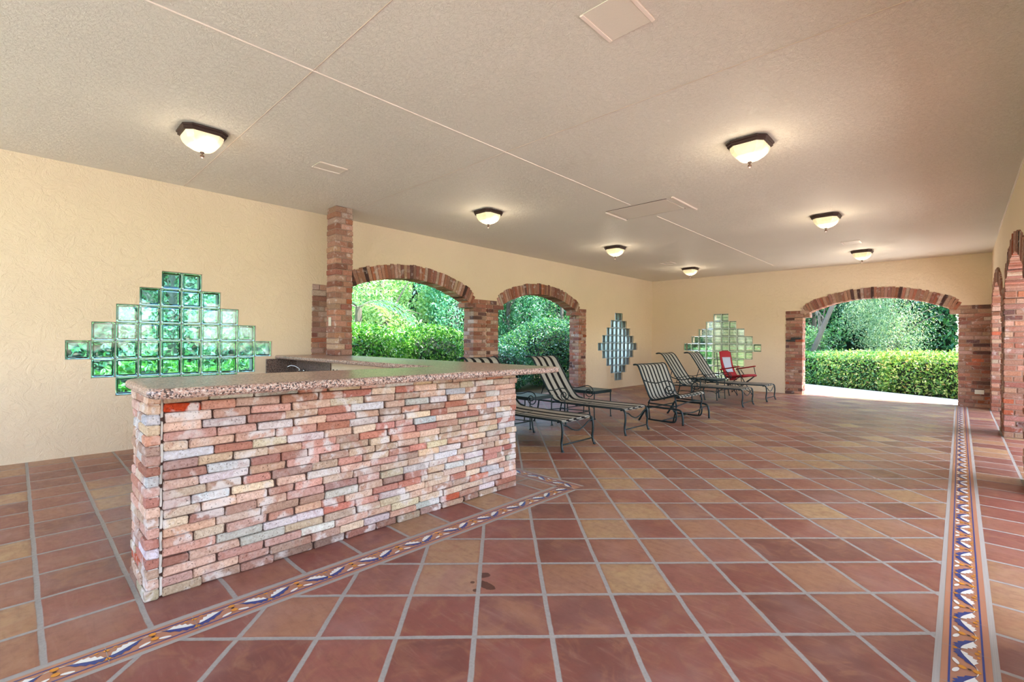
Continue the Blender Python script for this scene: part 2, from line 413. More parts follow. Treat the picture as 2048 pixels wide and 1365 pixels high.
def wall_mesh(name, length0, length1, conv, arches, wins, pier=.35, height=CH, thick=TH, mat='wall', kind='structure'):
    """conv(u, z, d) -> point; d depth from 0 (room face) to thick"""
    br = {length0, length1}
    for c in arches:
        for i in range(-30, 31): br.add(round(c + 1.45 * i / 30, 4))
        br.add(round(c - AH - pier + .04, 4)); br.add(round(c + AH + pier - .04, 4))
    for c in wins:
        for i in range(-5, 6): br.add(round(c + i * QB, 4))
    br = sorted(b for b in br if length0 <= b <= length1)
    def voids(u):
        out = []
        for c in arches:
            du = u - c
            if abs(du) <= AH + pier - .04:
                out.append((0.0, max(2.0, extr(du) - .025)))
        for c in wins:
            w_ = win_span(u - c)
            if w_: out.append(w_)
        if len(out) > 1 and out[0][0] == 0.0 and out[1][0] == 0.0: out = [(0.0, max(o[1] for o in out))]
        return sorted(out)
    mb = MB(); prev = []
    for a, b in zip(br[:-1], br[1:]):
        va, vb = voids(a + 1e-4), voids(b - 1e-4)
        if len(va) != len(vb): va = vb = voids((a + b) / 2)
        za, zb = [0.0], [0.0]
        for (p, q), (r, t) in zip(va, vb): za += [p, q]; zb += [r, t]
        za.append(height); zb.append(height)
        for i in range(0, len(za), 2):
            if za[i + 1] - za[i] < 1e-4 and zb[i + 1] - zb[i] < 1e-4: continue
            for d in (0, thick):
                q = [conv(a, za[i], d), conv(b, zb[i], d), conv(b, zb[i + 1], d), conv(a, za[i + 1], d)]
                mb.face(q if d == 0 else q[::-1], mat)
        for (p, q), (r, t) in zip(va, vb):
            mb.face([conv(a, q, 0), conv(b, t, 0), conv(b, t, thick), conv(a, q, thick)], mat)
            if p > 0.01: mb.face([conv(a, p, 0), conv(b, r, 0), conv(b, r, thick), conv(a, p, thick)], mat)
        # reveals at steps
        if prev != []:
            A_, B_ = prev, va
            def add(z0, z1):
                if z1 - z0 > 1e-3: mb.face([conv(a, z0, 0), conv(a, z1, 0), conv(a, z1, thick), conv(a, z0, thick)], mat)
            if len(A_) == len(B_):
                for (p, q), (r, t) in zip(A_, B_):
                    add(min(p, r), max(p, r)); add(min(q, t), max(q, t))
            else:
                for (p, q) in (A_ if len(A_) > len(B_) else B_): add(p, q)
        prev = va if va else [(-1, -1)][:0] or []
        if not prev: prev = [] if False else prev
    mb.face([conv(length0, height, 0), conv(length1, height, 0), conv(length1, height, thick), conv(length0, height, thick)], mat)
    for u in (length0, length1): mb.face([conv(u, 0, 0), conv(u, height, 0), conv(u, height, thick), conv(u, 0, thick)], mat)
    return tag(mb.build(name), kind=kind)

convL = lambda u, z, d: (WL - d, u, z)
convF = lambda u, z, d: (u, FY + d, z)
convR = lambda u, z, d: (WR + d, u, z)
ARL = [4.63, 8.055]; ARF = [-1.40]; ARR = [11.30, 7.85, 4.40, .95]
WIN = {'l1': 1.37, 'l2': 11.31, 'f': -4.725}

wall_mesh('wall_left', BY, FY + TH, convL, ARL, [WIN['l1'], WIN['l2']])
wall_mesh('wall_back', WL, WR, convF, ARF, [WIN['f']])
wall_mesh('wall_right', BY, FY + TH, convR, ARR, [])

# ------------------------------------------------------------ ceiling and roof
mb = MB(); mb.box((WL - .6, BY - .2, CH), (WR + 2.1, FY + .75, CH + .28), 'ceil')  # wide right eave is unseen, added to keep the sun off the floor
tag(mb.build('ceiling'), kind='structure')
def strip(x0, y0, x1, y1, z0, z1, mat):
    b = MB(); b.chbox((x0, y0, z0), (x1, y1, z1), mat, r=.002); return b
n_tr = [0]
def trim(mb_):
    n_tr[0] += 1
    return tag(mb_.build('trim_%d' % n_tr[0]), kind='structure')
trim(strip(-3.186, BY, -3.176, 5.60, CH - .007, CH + .01, 'bead'))
trim(strip(-3.186, 6.36, -3.176, 12.2, CH - .007, CH + .01, 'bead'))
trim(strip(WL, 1.373, .0, 1.378, CH - .003, CH + .01, 'seam'))
trim(strip(-6.0, 3.238, WR, 3.242, CH - .003, CH + .01, 'seam'))
trim(strip(WR - .012, BY, WR + .004, 10.8, CH - .012, CH + .01, 'bead'))

# ------------------------------------------------------------ floor
def poly(mb_, x0, y0, x1, y1, z, m): mb_.face([(x0, y0, z), (x1, y0, z), (x1, y1, z), (x0, y1, z)], m)
mb = MB()
XL, YL = -2.43, 3.32
poly(mb, WL, BY, XL, YL, 0, 'tileL')
poly(mb, XL, BY, .03, YL, 0, 'tile'); poly(mb, WL, YL, .03, FY, 0, 'tile')
poly(mb, .03, BY, WR + 1.9, FY, 0, 'tileR')
poly(mb, WL - .55, BY, WL, FY, 0, 'tileL')
poly(mb, WL - .55, FY, WR + 1.9, FY + .2, 0, 'tile')
mb.face([(WL - .55, BY, 0), (WL - .55, FY + .2, 0), (WL - .55, FY + .2, -.1), (WL - .55, BY, -.1)], 'grout')
mb.face([(WR + 1.9, BY, 0), (WR + 1.9, FY + .2, 0), (WR + 1.9, FY + .2, -.1), (WR + 1.9, BY, -.1)], 'grout')
tag(mb.build('floor'), kind='structure')

def border(name, path_fn, length, joint0, period, width=.145):
    """path_fn(s, t) -> (x, y); t across 0..width"""
    b = MB(); Z1, Z2, Z3, Z4 = .0012, .0020, .0026, .0032
    def q(s0, t0, s1, t1, z, m): b.face([path_fn(s0, t0) + (z,), path_fn(s1, t0) + (z,), path_fn(s1, t1) + (z,), path_fn(s0, t1) + (z,)], m)
    def pg(pts, z, m): b.face([path_fn(x, y) + (z,) for x, y in pts], m)
    def disc(s0, t0, rs, rt, z, m, rot=0):
        pg([(s0 + rs * math.cos(a) * math.cos(rot) - rt * math.sin(a) * math.sin(rot), t0 + rs * math.cos(a) * math.sin(rot) + rt * math.sin(a) * math.cos(rot)) for a in [2 * PI * i / 12 for i in range(12)]], z, m)
    q(0, -.022, length, width + .022, Z1 * .5, 'grout'); q(0, 0, length, width, Z1, 'terra')
    W = width
    for t in (.024, W - .024): q(0, t - .0032, length, t + .0032, Z2, 'blue')
    k0 = math.floor(-joint0 / period) - 1
    for k in range(k0, int(length / period) + 3):
        s0 = joint0 + k * period
        if s0 < -period or s0 > length + period: continue
        def cl(pts): return [(min(max(x, 0), length), y) for x, y in pts]
        def ok(a, b_): return a >= 0 and b_ <= length
        if ok(s0 - .001, s0 + .001): q(s0 - .0012, 0, s0 + .0012, W, Z4, 'grout')
        P_ = period
        # curve centre line: trough at the joint, crest at the half period
        cv = lambda s: W * (.39 + .34 * (1 - math.cos(2 * PI * (s - s0) / P_)) / 2 * 1.0)
        for sg in (-1, 1):
            pts = []; N = 8
            if not ok(min(s0, s0 + sg * P_ * .5), max(s0, s0 + sg * P_ * .5)): continue
            for i in range(N + 1):
                s_ = s0 + sg * (.012 + (P_ * .5 - .012) * i / N); pts.append((s_, cv(s_)))
            for (a0, b0), (a1, b1) in zip(pts[:-1], pts[1:]):
                b.face([path_fn(a0, b0 - .0016) + (Z3,), path_fn(a1, b1 - .0016) + (Z3,), path_fn(a1, b1 + .0016) + (Z3,), path_fn(a0, b0 + .0016) + (Z3,)], 'white')
            # white lobed leaf above, blue serrated leaf below
            up = [(.010, .0), (.018, .020), (.028, .015), (.034, .030), (.046, .023), (.052, .034), (.066, .023), (.072, .027), (.090, .008), (.098, .001)]
            lo = [(.004, -.010), (.018, -.026), (.028, -.019), (.040, -.032), (.052, -.021), (.064, -.031), (.078, -.019), (.092, -.022), (.106, -.007), (.120, .0)]
            base = lambda x: cv(s0 + sg * x)
            pw = [(s0 + sg * x, base(x) + y) for x, y in up]; pb = [(s0 + sg * x, base(x)) for x, _ in up][::-1]
            for (x0_, y0_), (x1_, y1_) in zip(up[:-1], up[1:]):
                pg([(s0 + sg * x0_, base(x0_) - .001), (s0 + sg * x1_, base(x1_) - .001), (s0 + sg * x1_, base(x1_) + y1_), (s0 + sg * x0_, base(x0_) + y0_)], Z4, 'white')
            for (x0_, y0_), (x1_, y1_) in zip(lo[:-1], lo[1:]):
                pg([(s0 + sg * x0_, base(x0_) + .0005), (s0 + sg * x1_, base(x1_) + .0005), (s0 + sg * x1_, base(x1_) + y1_), (s0 + sg * x0_, base(x0_) + y0_)], Z3, 'blue')
        if ok(s0 - .05, s0 + .05):
            disc(s0 + .002, W * .72, .010, .008, Z4, 'orange'); disc(s0, W * .27, .010, .008, Z4, 'orange')
            disc(s0 - .028, W * .75, .008, .005, Z4, 'orange'); disc(s0 + .030, W * .77, .008, .005, Z4, 'orange')
        h_ = s0 + P_ / 2
        if ok(h_ - .06, h_ + .06):
            disc(h_, W * .70, .013, .012, Z4 + .0004, 'orange'); disc(h_ + .002, W * .42, .013, .012, Z4 + .0004, 'orange'); disc(h_, W * .56, .006, .006, Z4 + .0006, 'black')
            for sg in (-1, 1): disc(h_ + sg * .034, W * .29, .022, .008, Z4, 'white', -sg * .35)
    o = b.build(name); return tag(o, kind='structure')
n_tr[0] += 1; border('trim_%d' % n_tr[0], lambda s, t: (-.047 + t, BY + s), FY - BY - .02, 2.672 - BY, .2925)
n_tr[0] += 1; border('trim_%d' % n_tr[0], lambda s, t: (-2.352 - t, BY + s), 3.385 - BY - .145, .254 - BY, .2965)
n_tr[0] += 1; border('trim_%d' % n_tr[0], lambda s, t: (-2.352 - s, 3.375 - t), 4.3, .16, .2965)

# ------------------------------------------------------------ brickwork
def bcol(rng, pale=.25, kind='arch'):
    r = rng.random()
    if kind == 'bar':
        pal = [(210, 178, 158), (202, 160, 142), (214, 186, 166), (194, 142, 126), (206, 170, 152), (210, 202, 194), (200, 192, 190), (184, 124, 108), (188, 94, 68), (216, 192, 168), (186, 152, 138), (206, 202, 204)]
        wts = [16, 13, 14, 11, 12, 7, 6, 6, 1.2, 10, 8, 7]
    else:
        pal = [(174, 128, 110), (162, 114, 98), (182, 140, 122), (150, 106, 94), (188, 152, 134), (194, 164, 148), (172, 112, 90), (188, 108, 80), (112, 84, 80), (166, 126, 112), (200, 178, 164)]
        wts = [15, 14, 13, 10, 11, 7, 6, 2, 3, 11, 4]
    c = rng.choices(pal, wts)[0]; f = rng.uniform(.9, 1.1)
    return lin(tuple(min(1, v * f * rng.uniform(.97, 1.03) / 255) for v in c))

def brick_block(mb_, conv, u0, u1, z0, z1, d0, d1, rng, row=.0765, gap=.011, cells_d=True, core=.008, face_out=0.0):
    """stack of rows; conv(u,z,d). bricks fill u0..u1 and d0..d1."""
    c0 = [conv(u0 + core, z0, d0 + core), conv(u1 - core, z1 - .004, d1 - core)]
    lo = [min(a, b) for a, b in zip(*c0)]; hi = [max(a, b) for a, b in zip(*c0)]
    mb_.box(lo, hi, 'mortar')
    nr = max(1, round((z1 - z0) / row)); rh = (z1 - z0) / nr
    for i in range(nr):
        za, zb = z0 + i * rh + gap / 2, z0 + (i + 1) * rh - gap / 2
        L = u1 - u0; us = [u0]
        bl = .205
        if L > bl * 1.3:
            x = u0 + (bl * .5 if i % 2 else bl) * rng.uniform(.85, 1.15)
            while x < u1 - bl * .4: us.append(x); x += bl * rng.uniform(.85, 1.2)
        us.append(u1)
        D = d1 - d0
        dm = d0 + D * (.64 if i % 2 else .36) + rng.uniform(-.02, .02)
        ds = [d0, dm, d1] if cells_d else [d0, d1]
        for ua, ub in zip(us[:-1], us[1:]):
            for da, db in zip(ds[:-1], ds[1:]):
                ga = gap / 2 if ua > u0 else 0; gb = gap / 2 if ub < u1 else 0
                ha = gap / 2 if da > d0 else 0; hb = gap / 2 if db < d1 else 0
                j = lambda: rng.uniform(-.006, .006)
                A_ = conv(ua + ga + (j() if not ga else 0), za, da + ha + (j() if not ha else 0)); B_ = conv(ub - gb + (j() if not gb else 0), zb, db - hb + (j() if not hb else 0))
                lo = [min(a, b) for a, b in zip(A_, B_)]; hi = [max(a, b) for a, b in zip(A_, B_)]
                mb_.chbox(lo, hi, 'brick', bcol(rng), r=.006, jit=.0025, rng=rng)

def arch_ring(mb_, conv, c, d0, d1, rng, n=48):
    for i in range(n):
        a0 = -PHI + 2 * PHI * i / n; a1 = -PHI + 2 * PHI * (i + 1) / n
        g = .0016
        jo = rng.uniform(-.012, .014); ji = rng.uniform(-.005, .005); jd = rng.uniform(-.005, .006)
        ed = max(0, (abs(a0 + a1) / 2 / PHI - .88) / .12); jo -= .09 * ed * ed
        col = bcol(rng)
        if rng.random() < .06: col = lin((.33, .25, .24))
        V = []
        for d in (d0 - jd, d1 + jd):
            for (a, r) in ((a0 + g, RI + ji), (a1 - g, RI + ji), (a1 - g * 1.05, RO + jo), (a0 + g * 1.05, RO + jo)):
                V.append(conv(c + r * math.sin(a), CZ + r * math.cos(a), d))
        F = [(0, 1, 2, 3), (7, 6, 5, 4), (0, 4, 5, 1), (1, 5, 6, 2), (2, 6, 7, 3), (3, 7, 4, 0)]
        ctr = sum((Vector(v) for v in V), Vector()) / 8; FF = []
        for f in F:
            pp = [Vector(V[k]) for k in f]; nn = (pp[1] - pp[0]).cross(pp[2] - pp[0]); FF.append(f if nn.dot(sum(pp, Vector()) / 4 - ctr) > 0 else f[::-1])
        mb_.shape(V, FF, 'brick', col)
    # mortar bed behind the joints
    N = 24
    for i in range(N):
        a0 = -PHI + 2 * PHI * i / N; a1 = -PHI + 2 * PHI * (i + 1) / N
        pt = lambda a, r, d: conv(c + r * math.sin(a), CZ + r * math.cos(a), d)
        ri, ro, e0, e1 = RI + .008, RO - .012 - .10 * max(0, (max(abs(a0), abs(a1)) / PHI - .88) / .12), d0 + .008, d1 - .008
        for d in (e0, e1): mb_.face([pt(a0, ri, d), pt(a1, ri, d), pt(a1, ro, d), pt(a0, ro, d)], 'mortar')
        mb_.face([pt(a0, ri, e0), pt(a1, ri, e0), pt(a1, ri, e1), pt(a0, ri, e1)], 'mortar')

def surround(name_n, conv, c, rng, left=.378, right=.378, dd=(-.014, TH + .014), lspan=None):
    mb_ = MB()
    arch_ring(mb_, conv, c, dd[0] - .004, dd[1] + .004, rng)
    for sg, wid in ((-1, left), (1, right)):
        if wid <= 0: continue
        a, b = (c - AH - wid, c - AH) if sg < 0 else (c + AH, c + AH + wid)
        brick_block(mb_, conv, a, b, 0.0, 1.88, dd[0], dd[1], rng)
        a2, b2 = (c - AH - wid, c - 1.235) if sg < 0 else (c + 1.235, c + AH + wid)
        brick_block(mb_, conv, a2, b2, 1.88, 2.05, dd[0], dd[1], rng, row=.085)
    return trim(mb_)
rng = random.Random(5)
surround(0, convL, ARL[0], rng, .335, .335); surround(0, convL, ARL[1], rng, .325, .31)
surround(0, convF, ARF[0], rng, .37, .467)
for i, c in enumerate(ARR): surround(0, convR, c, rng, .347, .347 if i else .44)
# freestanding column that stands on the bar top
mb = MB(); rng = random.Random(9)
cc = lambda u, z, d: (u, d, z)
brick_block(mb, cc, -6.375, -6.115, 1.034, CH - .001, 2.965, 3.215, rng, row=.0775)
col = tag(mb.build('brick_column'), 'square brown brick column rising from granite bar top to the ceiling', 'column')
def plate(name, cx, cy_, cz, w_, h_, nrm, parent=None, holes='switch'):
    b = MB(); t = .006
    if nrm == '-y': b.chbox((cx - w_ / 2, cy_ - t, cz - h_ / 2), (cx + w_ / 2, cy_, cz + h_ / 2), 'plate', r=.002)
    o = b.build(name, parent); return o
p = plate('light_switch', -6.245, 2.958, 1.495, .075, .118, '-y')
tag(p, 'white switch plate on the narrow brick column above the bar', 'switch')
b = MB(); b.chbox((-6.252, 2.944, 1.478), (-6.238, 2.951, 1.512), 'plate', r=.001); b.build('toggle', p)
p = plate('outlet_cover', .285, FY - .024, .31, .135, .085, '-y')
tag(p, 'blank white outlet cover low on the brick pier in the far corner', 'outlet')
b = MB(); b.chbox((.30, FY - .034, .292), (.338, FY - .030, .328), 'plate', r=.001); b.build('socket', p)
mb = MB(); mb.chbox((-3.13, FY - .045, 1.290), (-2.93, FY - .02, 1.335), 'blackmetal'); mb.chbox((-3.02, FY - .06, 1.35), (-2.80, FY - .02, 1.39), 'blackmetal')
mb.chbox((-3.02, FY - .04, 1.32), (-2.94, FY - .02, 1.37), 'blackmetal')
tag(mb.build('wall_bracket'), 'small black iron bracket screwed to the brick jamb of the far arch', 'bracket')

# ------------------------------------------------------------ brick bar
bar = empty('brick_bar', (-2.9, 1.7, 0), 0, 'low bar wall of pale reclaimed bricks under a granite top', 'bar')
def rel(o, root): o.location = (-root.location[0], -root.location[1], -root.location[2]); return o
rng = random.Random(21)
BX0, BX1, BYa, BYb, BZ = -2.775, -3.03, .425, 2.985, .981
mb = MB()
mb.box((BX1 + .01, BYa + .02, 0), (BX0 - .022, BYb - .012, BZ), 'darkmortar')
nrow = 21; rh = BZ / nrow
for i in range(nrow):
    y = BYa + .066; first = True
    while y < BYb - .03:
        L = rng.uniform(.15, .235) if not (first and i % 2) else rng.uniform(.10, .16)
        first = False
        y1 = min(y + L, BYb)
        if BYb - y1 < .06: y1 = BYb
        g = .0015 if rng.random() < .8 else rng.uniform(.004, .012)
        zz0 = i * rh + .0016; zz1 = (i + 1) * rh - .0016
        prot = rng.uniform(-.009, .009); tilt = rng.uniform(-.004, .004)
        c = bcol(rng, kind='bar')
        if i == nrow - 2 and y < .6: c = lin((.74, .27, .14))
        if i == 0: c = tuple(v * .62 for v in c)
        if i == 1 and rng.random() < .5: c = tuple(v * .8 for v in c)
        def fr(q, y=y, y1=y1, tilt=tilt): return (q[0], q[1], q[2] + tilt * ((q[1] - y) / max(.01, y1 - y) - .5))
        endj = rng.uniform(-.008, .008) if y1 >= BYb - .001 else 0
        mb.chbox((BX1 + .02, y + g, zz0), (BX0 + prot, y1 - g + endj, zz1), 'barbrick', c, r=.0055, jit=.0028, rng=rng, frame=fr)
        y = y1
o = rel(mb.build('brick_wall', bar), bar)
mb = MB()
# end pier on the near side
nr2 = 20; rh = BZ / nr2
mb.box((-3.15, BYa + .012, 0), (BX0 - .006, BYa + .05, BZ), 'lime')
for i in range(nr2):
    xs = [-3.157]; x = -3.157 + (.11 if i % 2 else .2) * rng.uniform(.9, 1.1)
    while x < BX0 - .06: xs.append(x); x += .19 * rng.uniform(.9, 1.1)
    xs.append(BX0 + .004)
    for xa, xb in zip(xs[:-1], xs[1:]):
        c = bcol(rng, kind='bar'); 
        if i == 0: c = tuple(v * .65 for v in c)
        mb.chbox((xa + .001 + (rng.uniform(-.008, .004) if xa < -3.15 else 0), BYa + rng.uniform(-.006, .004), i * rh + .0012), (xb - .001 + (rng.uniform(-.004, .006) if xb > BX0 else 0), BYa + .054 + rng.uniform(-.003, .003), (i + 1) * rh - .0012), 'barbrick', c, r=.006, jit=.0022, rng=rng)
rel(mb.build('end_pier', bar), bar)
mb = MB()
for i in range(9): mb.chbox((BX0 - .03, BYa + .056, .01 + i * .107), (BX0 - .004 - .004 * (i % 3), BYa + .067, .10 + i * .107), 'lime', r=.003, jit=.002, rng=rng)
o = rel(mb.build('mortar_joint', bar), bar); o['kind'] = 'stuff'
mb = MB(); mb.box((-3.045, BYa + .06, 0), (-3.03, 2.72, BZ), 'wall'); rel(mb.build('inner_face', bar), bar)
# wing of the bar that runs to the left wall
mb = MB()
mb.box((WL + .003, 2.72, 0), (-3.03, 2.735, BZ), 'wall'); rel(mb.build('inner_face', bar), bar)
mb = MB(); rng = random.Random(31)
mb.box((WL + .01, 2.736, 0), (-3.04, 2.96, BZ), 'darkmortar')
for i in range(nrow):
    x = WL + .012; rh = BZ / nrow
    while x < BX0 - .35:
        x1 = x + rng.uniform(.15, .24)
        mb.chbox((x + .002, 2.9, i * rh + .0016), (min(x1, BX0 - .26) - .002, 2.985 + rng.uniform(-.008, .008), (i + 1) * rh - .0016), 'brick', bcol(rng, kind='bar'), r=.005, jit=.002, rng=rng)
        x = x1
rel(mb.build('brick_wall', bar), bar)
mb = MB(); mb.chbox((-6.375, 2.99, 0), (-6.115, 3.2, BZ), 'brick', lin((.58, .4, .33)), r=.006); rel(mb.build('column_foot', bar), bar)
for i, x in enumerate((-5.634, -5.538)):
    b = MB(); b.chbox((x - .012, 2.712, .856), (x + .012, 2.7195, .880), 'blackmetal', r=.003); rel(b.build('outlet_hole', bar), bar)

# granite top: L-shaped slab with rounded corners and bullnose
def rounded(poly_, radii, seg=6):
    out = []; n = len(poly_)
    for i in range(n):
        p0, p1, p2 = Vector(poly_[i - 1]), Vector(poly_[i]), Vector(poly_[(i + 1) % n]); r = radii[i]
        if r <= 0: out.append(p1); continue
        a = (p0 - p1).normalized(); b_ = (p2 - p1).normalized(); A_, B_ = p1 + a * r, p1 + b_ * r
        for k in range(seg + 1):
            t = k / seg; out.append(A_ * (1 - t) ** 2 + p1 * 2 * t * (1 - t) + B_ * t * t)
    return out
def slab(pts, z0, z1, rad, mat):
    b = MB(); n = len(pts); rings = []
    area = sum(pts[i].x * pts[(i + 1) % n].y - pts[(i + 1) % n].x * pts[i].y for i in range(n))
    if area < 0: pts = pts[::-1]
    nr = []
    for i in range(n):
        t = (pts[(i + 1) % n] - pts[i - 1]); nr.append(Vector((t.y, -t.x)).normalized())
    zc = (z0 + z1) / 2; hz = (z1 - z0) / 2
    for a in (-90, -60, -30, 0, 30, 60, 90):
        a = math.radians(a); off = -rad * (1 - math.cos(a))
        rings.append([(p.x + q.x * off, p.y + q.y * off, zc + hz * math.sin(a)) for p, q in zip(pts, nr)])
    V = [v for r in rings for v in r]; F = []
    for i in range(len(rings) - 1):
        for k in range(n): F.append((i * n + k, i * n + (k + 1) % n, (i + 1) * n + (k + 1) % n, (i + 1) * n + k))
    F.append(tuple(range(n))[::-1]); F.append(tuple((len(rings) - 1) * n + k for k in range(n)))
    b.shape(V, F, mat); return b
pts = rounded([(-2.47, .385), (-2.47, 3.22), (WL + .004, 3.22), (WL + .004, 2.42), (-3.20, 2.42), (-3.26, .395)], [.10, .06, 0, .0, .04, .11])
o = slab(pts, .984, 1.032, .024, 'granite').build('granite_countertop')
tag(o, 'L-shaped speckled pink granite bar top with rounded edge on the brick bar', 'countertop')

# sink counter inside the bar
sinkc = empty('sink_counter', (-6.2, 2.4, 0), 0, 'low brown granite work counter with backsplash behind the bar', 'counter')
mb = MB(); mb.chbox((WL + .003, 2.30, .745), (-5.69, 2.718, .785), 'granite2', r=.006); rel(mb.build('worktop', sinkc), sinkc)
mb = MB(); mb.chbox((WL + .002, 2.305, .785), (WL + .024, 2.715, .982), 'granite2', r=.003); rel(mb.build('backsplash', sinkc), sinkc)
mb = MB(); mb.chbox((WL + .026, 2.696, .785), (-5.692, 2.7165, .975), 'granite2', r=.003); rel(mb.build('backsplash', sinkc), sinkc)
mb = MB(); mb.box((WL + .004, 2.34, 0), (-5.72, 2.715, .745), 'wall'); rel(mb.build('base', sinkc), sinkc)
fa = empty('faucet', (-6.38, 2.64, .7855), 0, 'curved chrome faucet with cross handles at the bar sink', 'faucet')
mb = MB(); mb.chbox((-.09, -.025, 0), (.09, .025, .012), 'chrome', r=.004); mb.tube([(-.02, 0, .01), (-.03, -.02, .07), (-.06, -.06, .105), (-.10, -.10, .115), (-.13, -.13, .10), (-.138, -.14, .075)], .008, 'chrome', n=8); mb.build('spout', fa, smooth=True)
for sx in (-.07, .07):
    mb = MB(); mb.lathe([(.008, .01), (.008, .035), (.018, .04), (.022, .055), (.014, .062)], (sx, 0, 0), 'chrome', 8); mb.build('handle', fa, smooth=True)

# ------------------------------------------------------------ glass block windows
def glass_block(w_, d_, mat):
    mb_ = MB()
    mb_.chbox((-d_ / 2, -w_ / 2, -w_ / 2), (d_ / 2, w_ / 2, w_ / 2), mat, r=.006)
    k = len(mb_.f); wi, di = w_ - .018, d_ - .018
    mb_.chbox((-di / 2, -wi / 2, -wi / 2), (di / 2, wi / 2, wi / 2), mat, r=.012)
    mb_.f[k:] = [f[::-1] for f in mb_.f[k:]]
    return mb_
def window(n, conv, c, mat, rz, depth=.0):
    root = empty('window_%d' % n, conv(c, .204, .13), 0, kind='structure')
    proto = None
    bd = .095
    for i, cnt in diamond(0):
        z = .204 + QB * (i + .5)
        for j in range(cnt):
            u = c + (j - cnt / 2 + .5) * QB
            P_ = Vector(conv(u, z, .035 + bd / 2)) - root.location
            if proto is None:
                proto = glass_block(QB - .012, bd, mat).build('glass_block', root); o = proto
            else:
                o = proto.copy(); COL.objects.link(o); o.parent = root
            o.location = P_; o.rotation_euler = (0, 0, rz)
    mb_ = MB(); m = .0058
    for i, cnt in diamond(0):
        z0 = .204 + QB * i; a, b_ = c - cnt / 2 * QB, c + cnt / 2 * QB
        for zz in ((z0, z0 + m), (z0 + QB - m, z0 + QB)):
            p0, p1 = conv(a, zz[0], .045), conv(b_, zz[1], .12)
            mb_.box([min(x, y) for x, y in zip(p0, p1)], [max(x, y) for x, y in zip(p0, p1)], 'winmortar')
        for j in range(cnt + 1):
            for (ua, ub) in (((a + j * QB - m, a + j * QB + m),) if 0 < j < cnt else ((a, a + m),) if j == 0 else ((b_ - m, b_),)):
                p0, p1 = conv(ua, z0, .045), conv(ub, z0 + QB, .12)
                mb_.box([min(x, y) for x, y in zip(p0, p1)], [max(x, y) for x, y in zip(p0, p1)], 'winmortar')
    o = mb_.build('mortar_grid', root); o.location = -root.location
    return root
window(1, convL, WIN['l1'], 'glassA', 0)
window(2, convL, WIN['l2'], 'glassB', 0)
window(3, convF, WIN['f'], 'glassC', PI / 2)

# ------------------------------------------------------------ ceiling lights
def make_light():
    root = empty('ceiling_light', (0, 0, CH))
    def octa(h, ch): return [(h, -h + ch), (h, h - ch), (h - ch, h), (-h + ch, h), (-h, h - ch), (-h, -h + ch), (-h + ch, -h), (h - ch, -h)]
    def loft(mb_, lv, mat, cap0=True, cap1=True):
        V = []; F = []
        for h, ch, z in lv: V += [(x, y, z) for x, y in octa(h, ch)]
        for i in range(len(lv) - 1):
            for k in range(8): F.append((i * 8 + k, (i + 1) * 8 + k, (i + 1) * 8 + (k + 1) % 8, i * 8 + (k + 1) % 8))
        if cap0: F.append(tuple(range(8)))
        if cap1: F.append(tuple((len(lv) - 1) * 8 + k for k in range(8))[::-1])
        mb_.shape(V, F, mat)
    b = MB(); loft(b, [(.155, .05, -.0005), (.172, .058, -.010), (.172, .058, -.022), (.162, .054, -.030), (.163, .054, -.044), (.152, .05, -.052), (.140, .046, -.052), (.140, .046, -.03)], 'bronze'); b.build('frame', root)
    b = MB(); loft(b, [(.144, .047, -.048), (.140, .046, -.075), (.128, .042, -.105), (.104, .036, -.135), (.070, .026, -.160), (.030, .012, -.176), (.010, .004, -.180)], 'bowl', cap0=False); o = b.build('glass_bowl', root); o.data.polygons.foreach_set('use_smooth', [False] * len(o.data.polygons))
    b = MB(); b.lathe([(.006, -.172), (.016, -.180), (.019, -.187), (.009, -.194), (.007, -.201), (.014, -.208), (.017, -.218), (.012, -.229), (.004, -.234)], (0, 0, 0), 'bronze', 10); b.build('finial', root, smooth=True)
    return root
k = NT('alabaster_bowl'); n = k.noise(7, 3, .6, k.pos(), dist=1.5)
geo = k.n('ShaderNodeTexCoord')
dn = k.n('ShaderNodeVectorMath', operation='DISTANCE'); k.l(geo.outputs['Object'], dn.inputs[0]); dn.inputs[1].default_value = (.045, .02, -.13)
hot = k.math('SUBTRACT', 1.0, k.sstep(dn.outputs['Value'], .03, .13))
c = k.mix(n.outputs[0], rgb(236, 214, 160), rgb(255, 240, 205))
k.set(Base_Color=c, Roughness=.35, Emission_Color=c, Emission_Strength=k.math('ADD', .28, k.math('MULTIPLY', hot, 2.2)))
M['bowl'] = k.m
L0 = make_light()
LSP = [(-4.84, 1.12, 'leftmost bronze-rimmed ceiling light, above the bar'), (-1.39, 4.57, 'largest bronze-rimmed ceiling light on the right, nearest the camera'),
       (-4.82, 4.57, 'bronze-rimmed ceiling light in front of the left arches'), (-1.39, 7.92, 'middle bronze-rimmed ceiling light of the right-hand row'),
       (-4.81, 7.92, 'bronze-rimmed ceiling light just left of the ceiling hatch, above the double glider'), (-4.80, 11.37, 'small bronze-rimmed ceiling light in front of the far window'),
       (-1.40, 11.40, 'bronze-rimmed ceiling light above the far right arch')]
for i, (x, y, lb) in enumerate(LSP):
    o = L0 if i == 0 else copy_tree(L0)
    o.location = (x, y, CH); tag(o, lb, 'ceiling light', 'bronze-rimmed lights on the ceiling')
    ld = bpy.data.lights.new('lamp', 'POINT'); ld.energy = 2.6; ld.color = (1, .86, .66); ld.shadow_soft_size = .05
    lo = bpy.data.objects.new('lamp', ld); COL.objects.link(lo); lo.parent = o; lo.location = (0, 0, -.27)

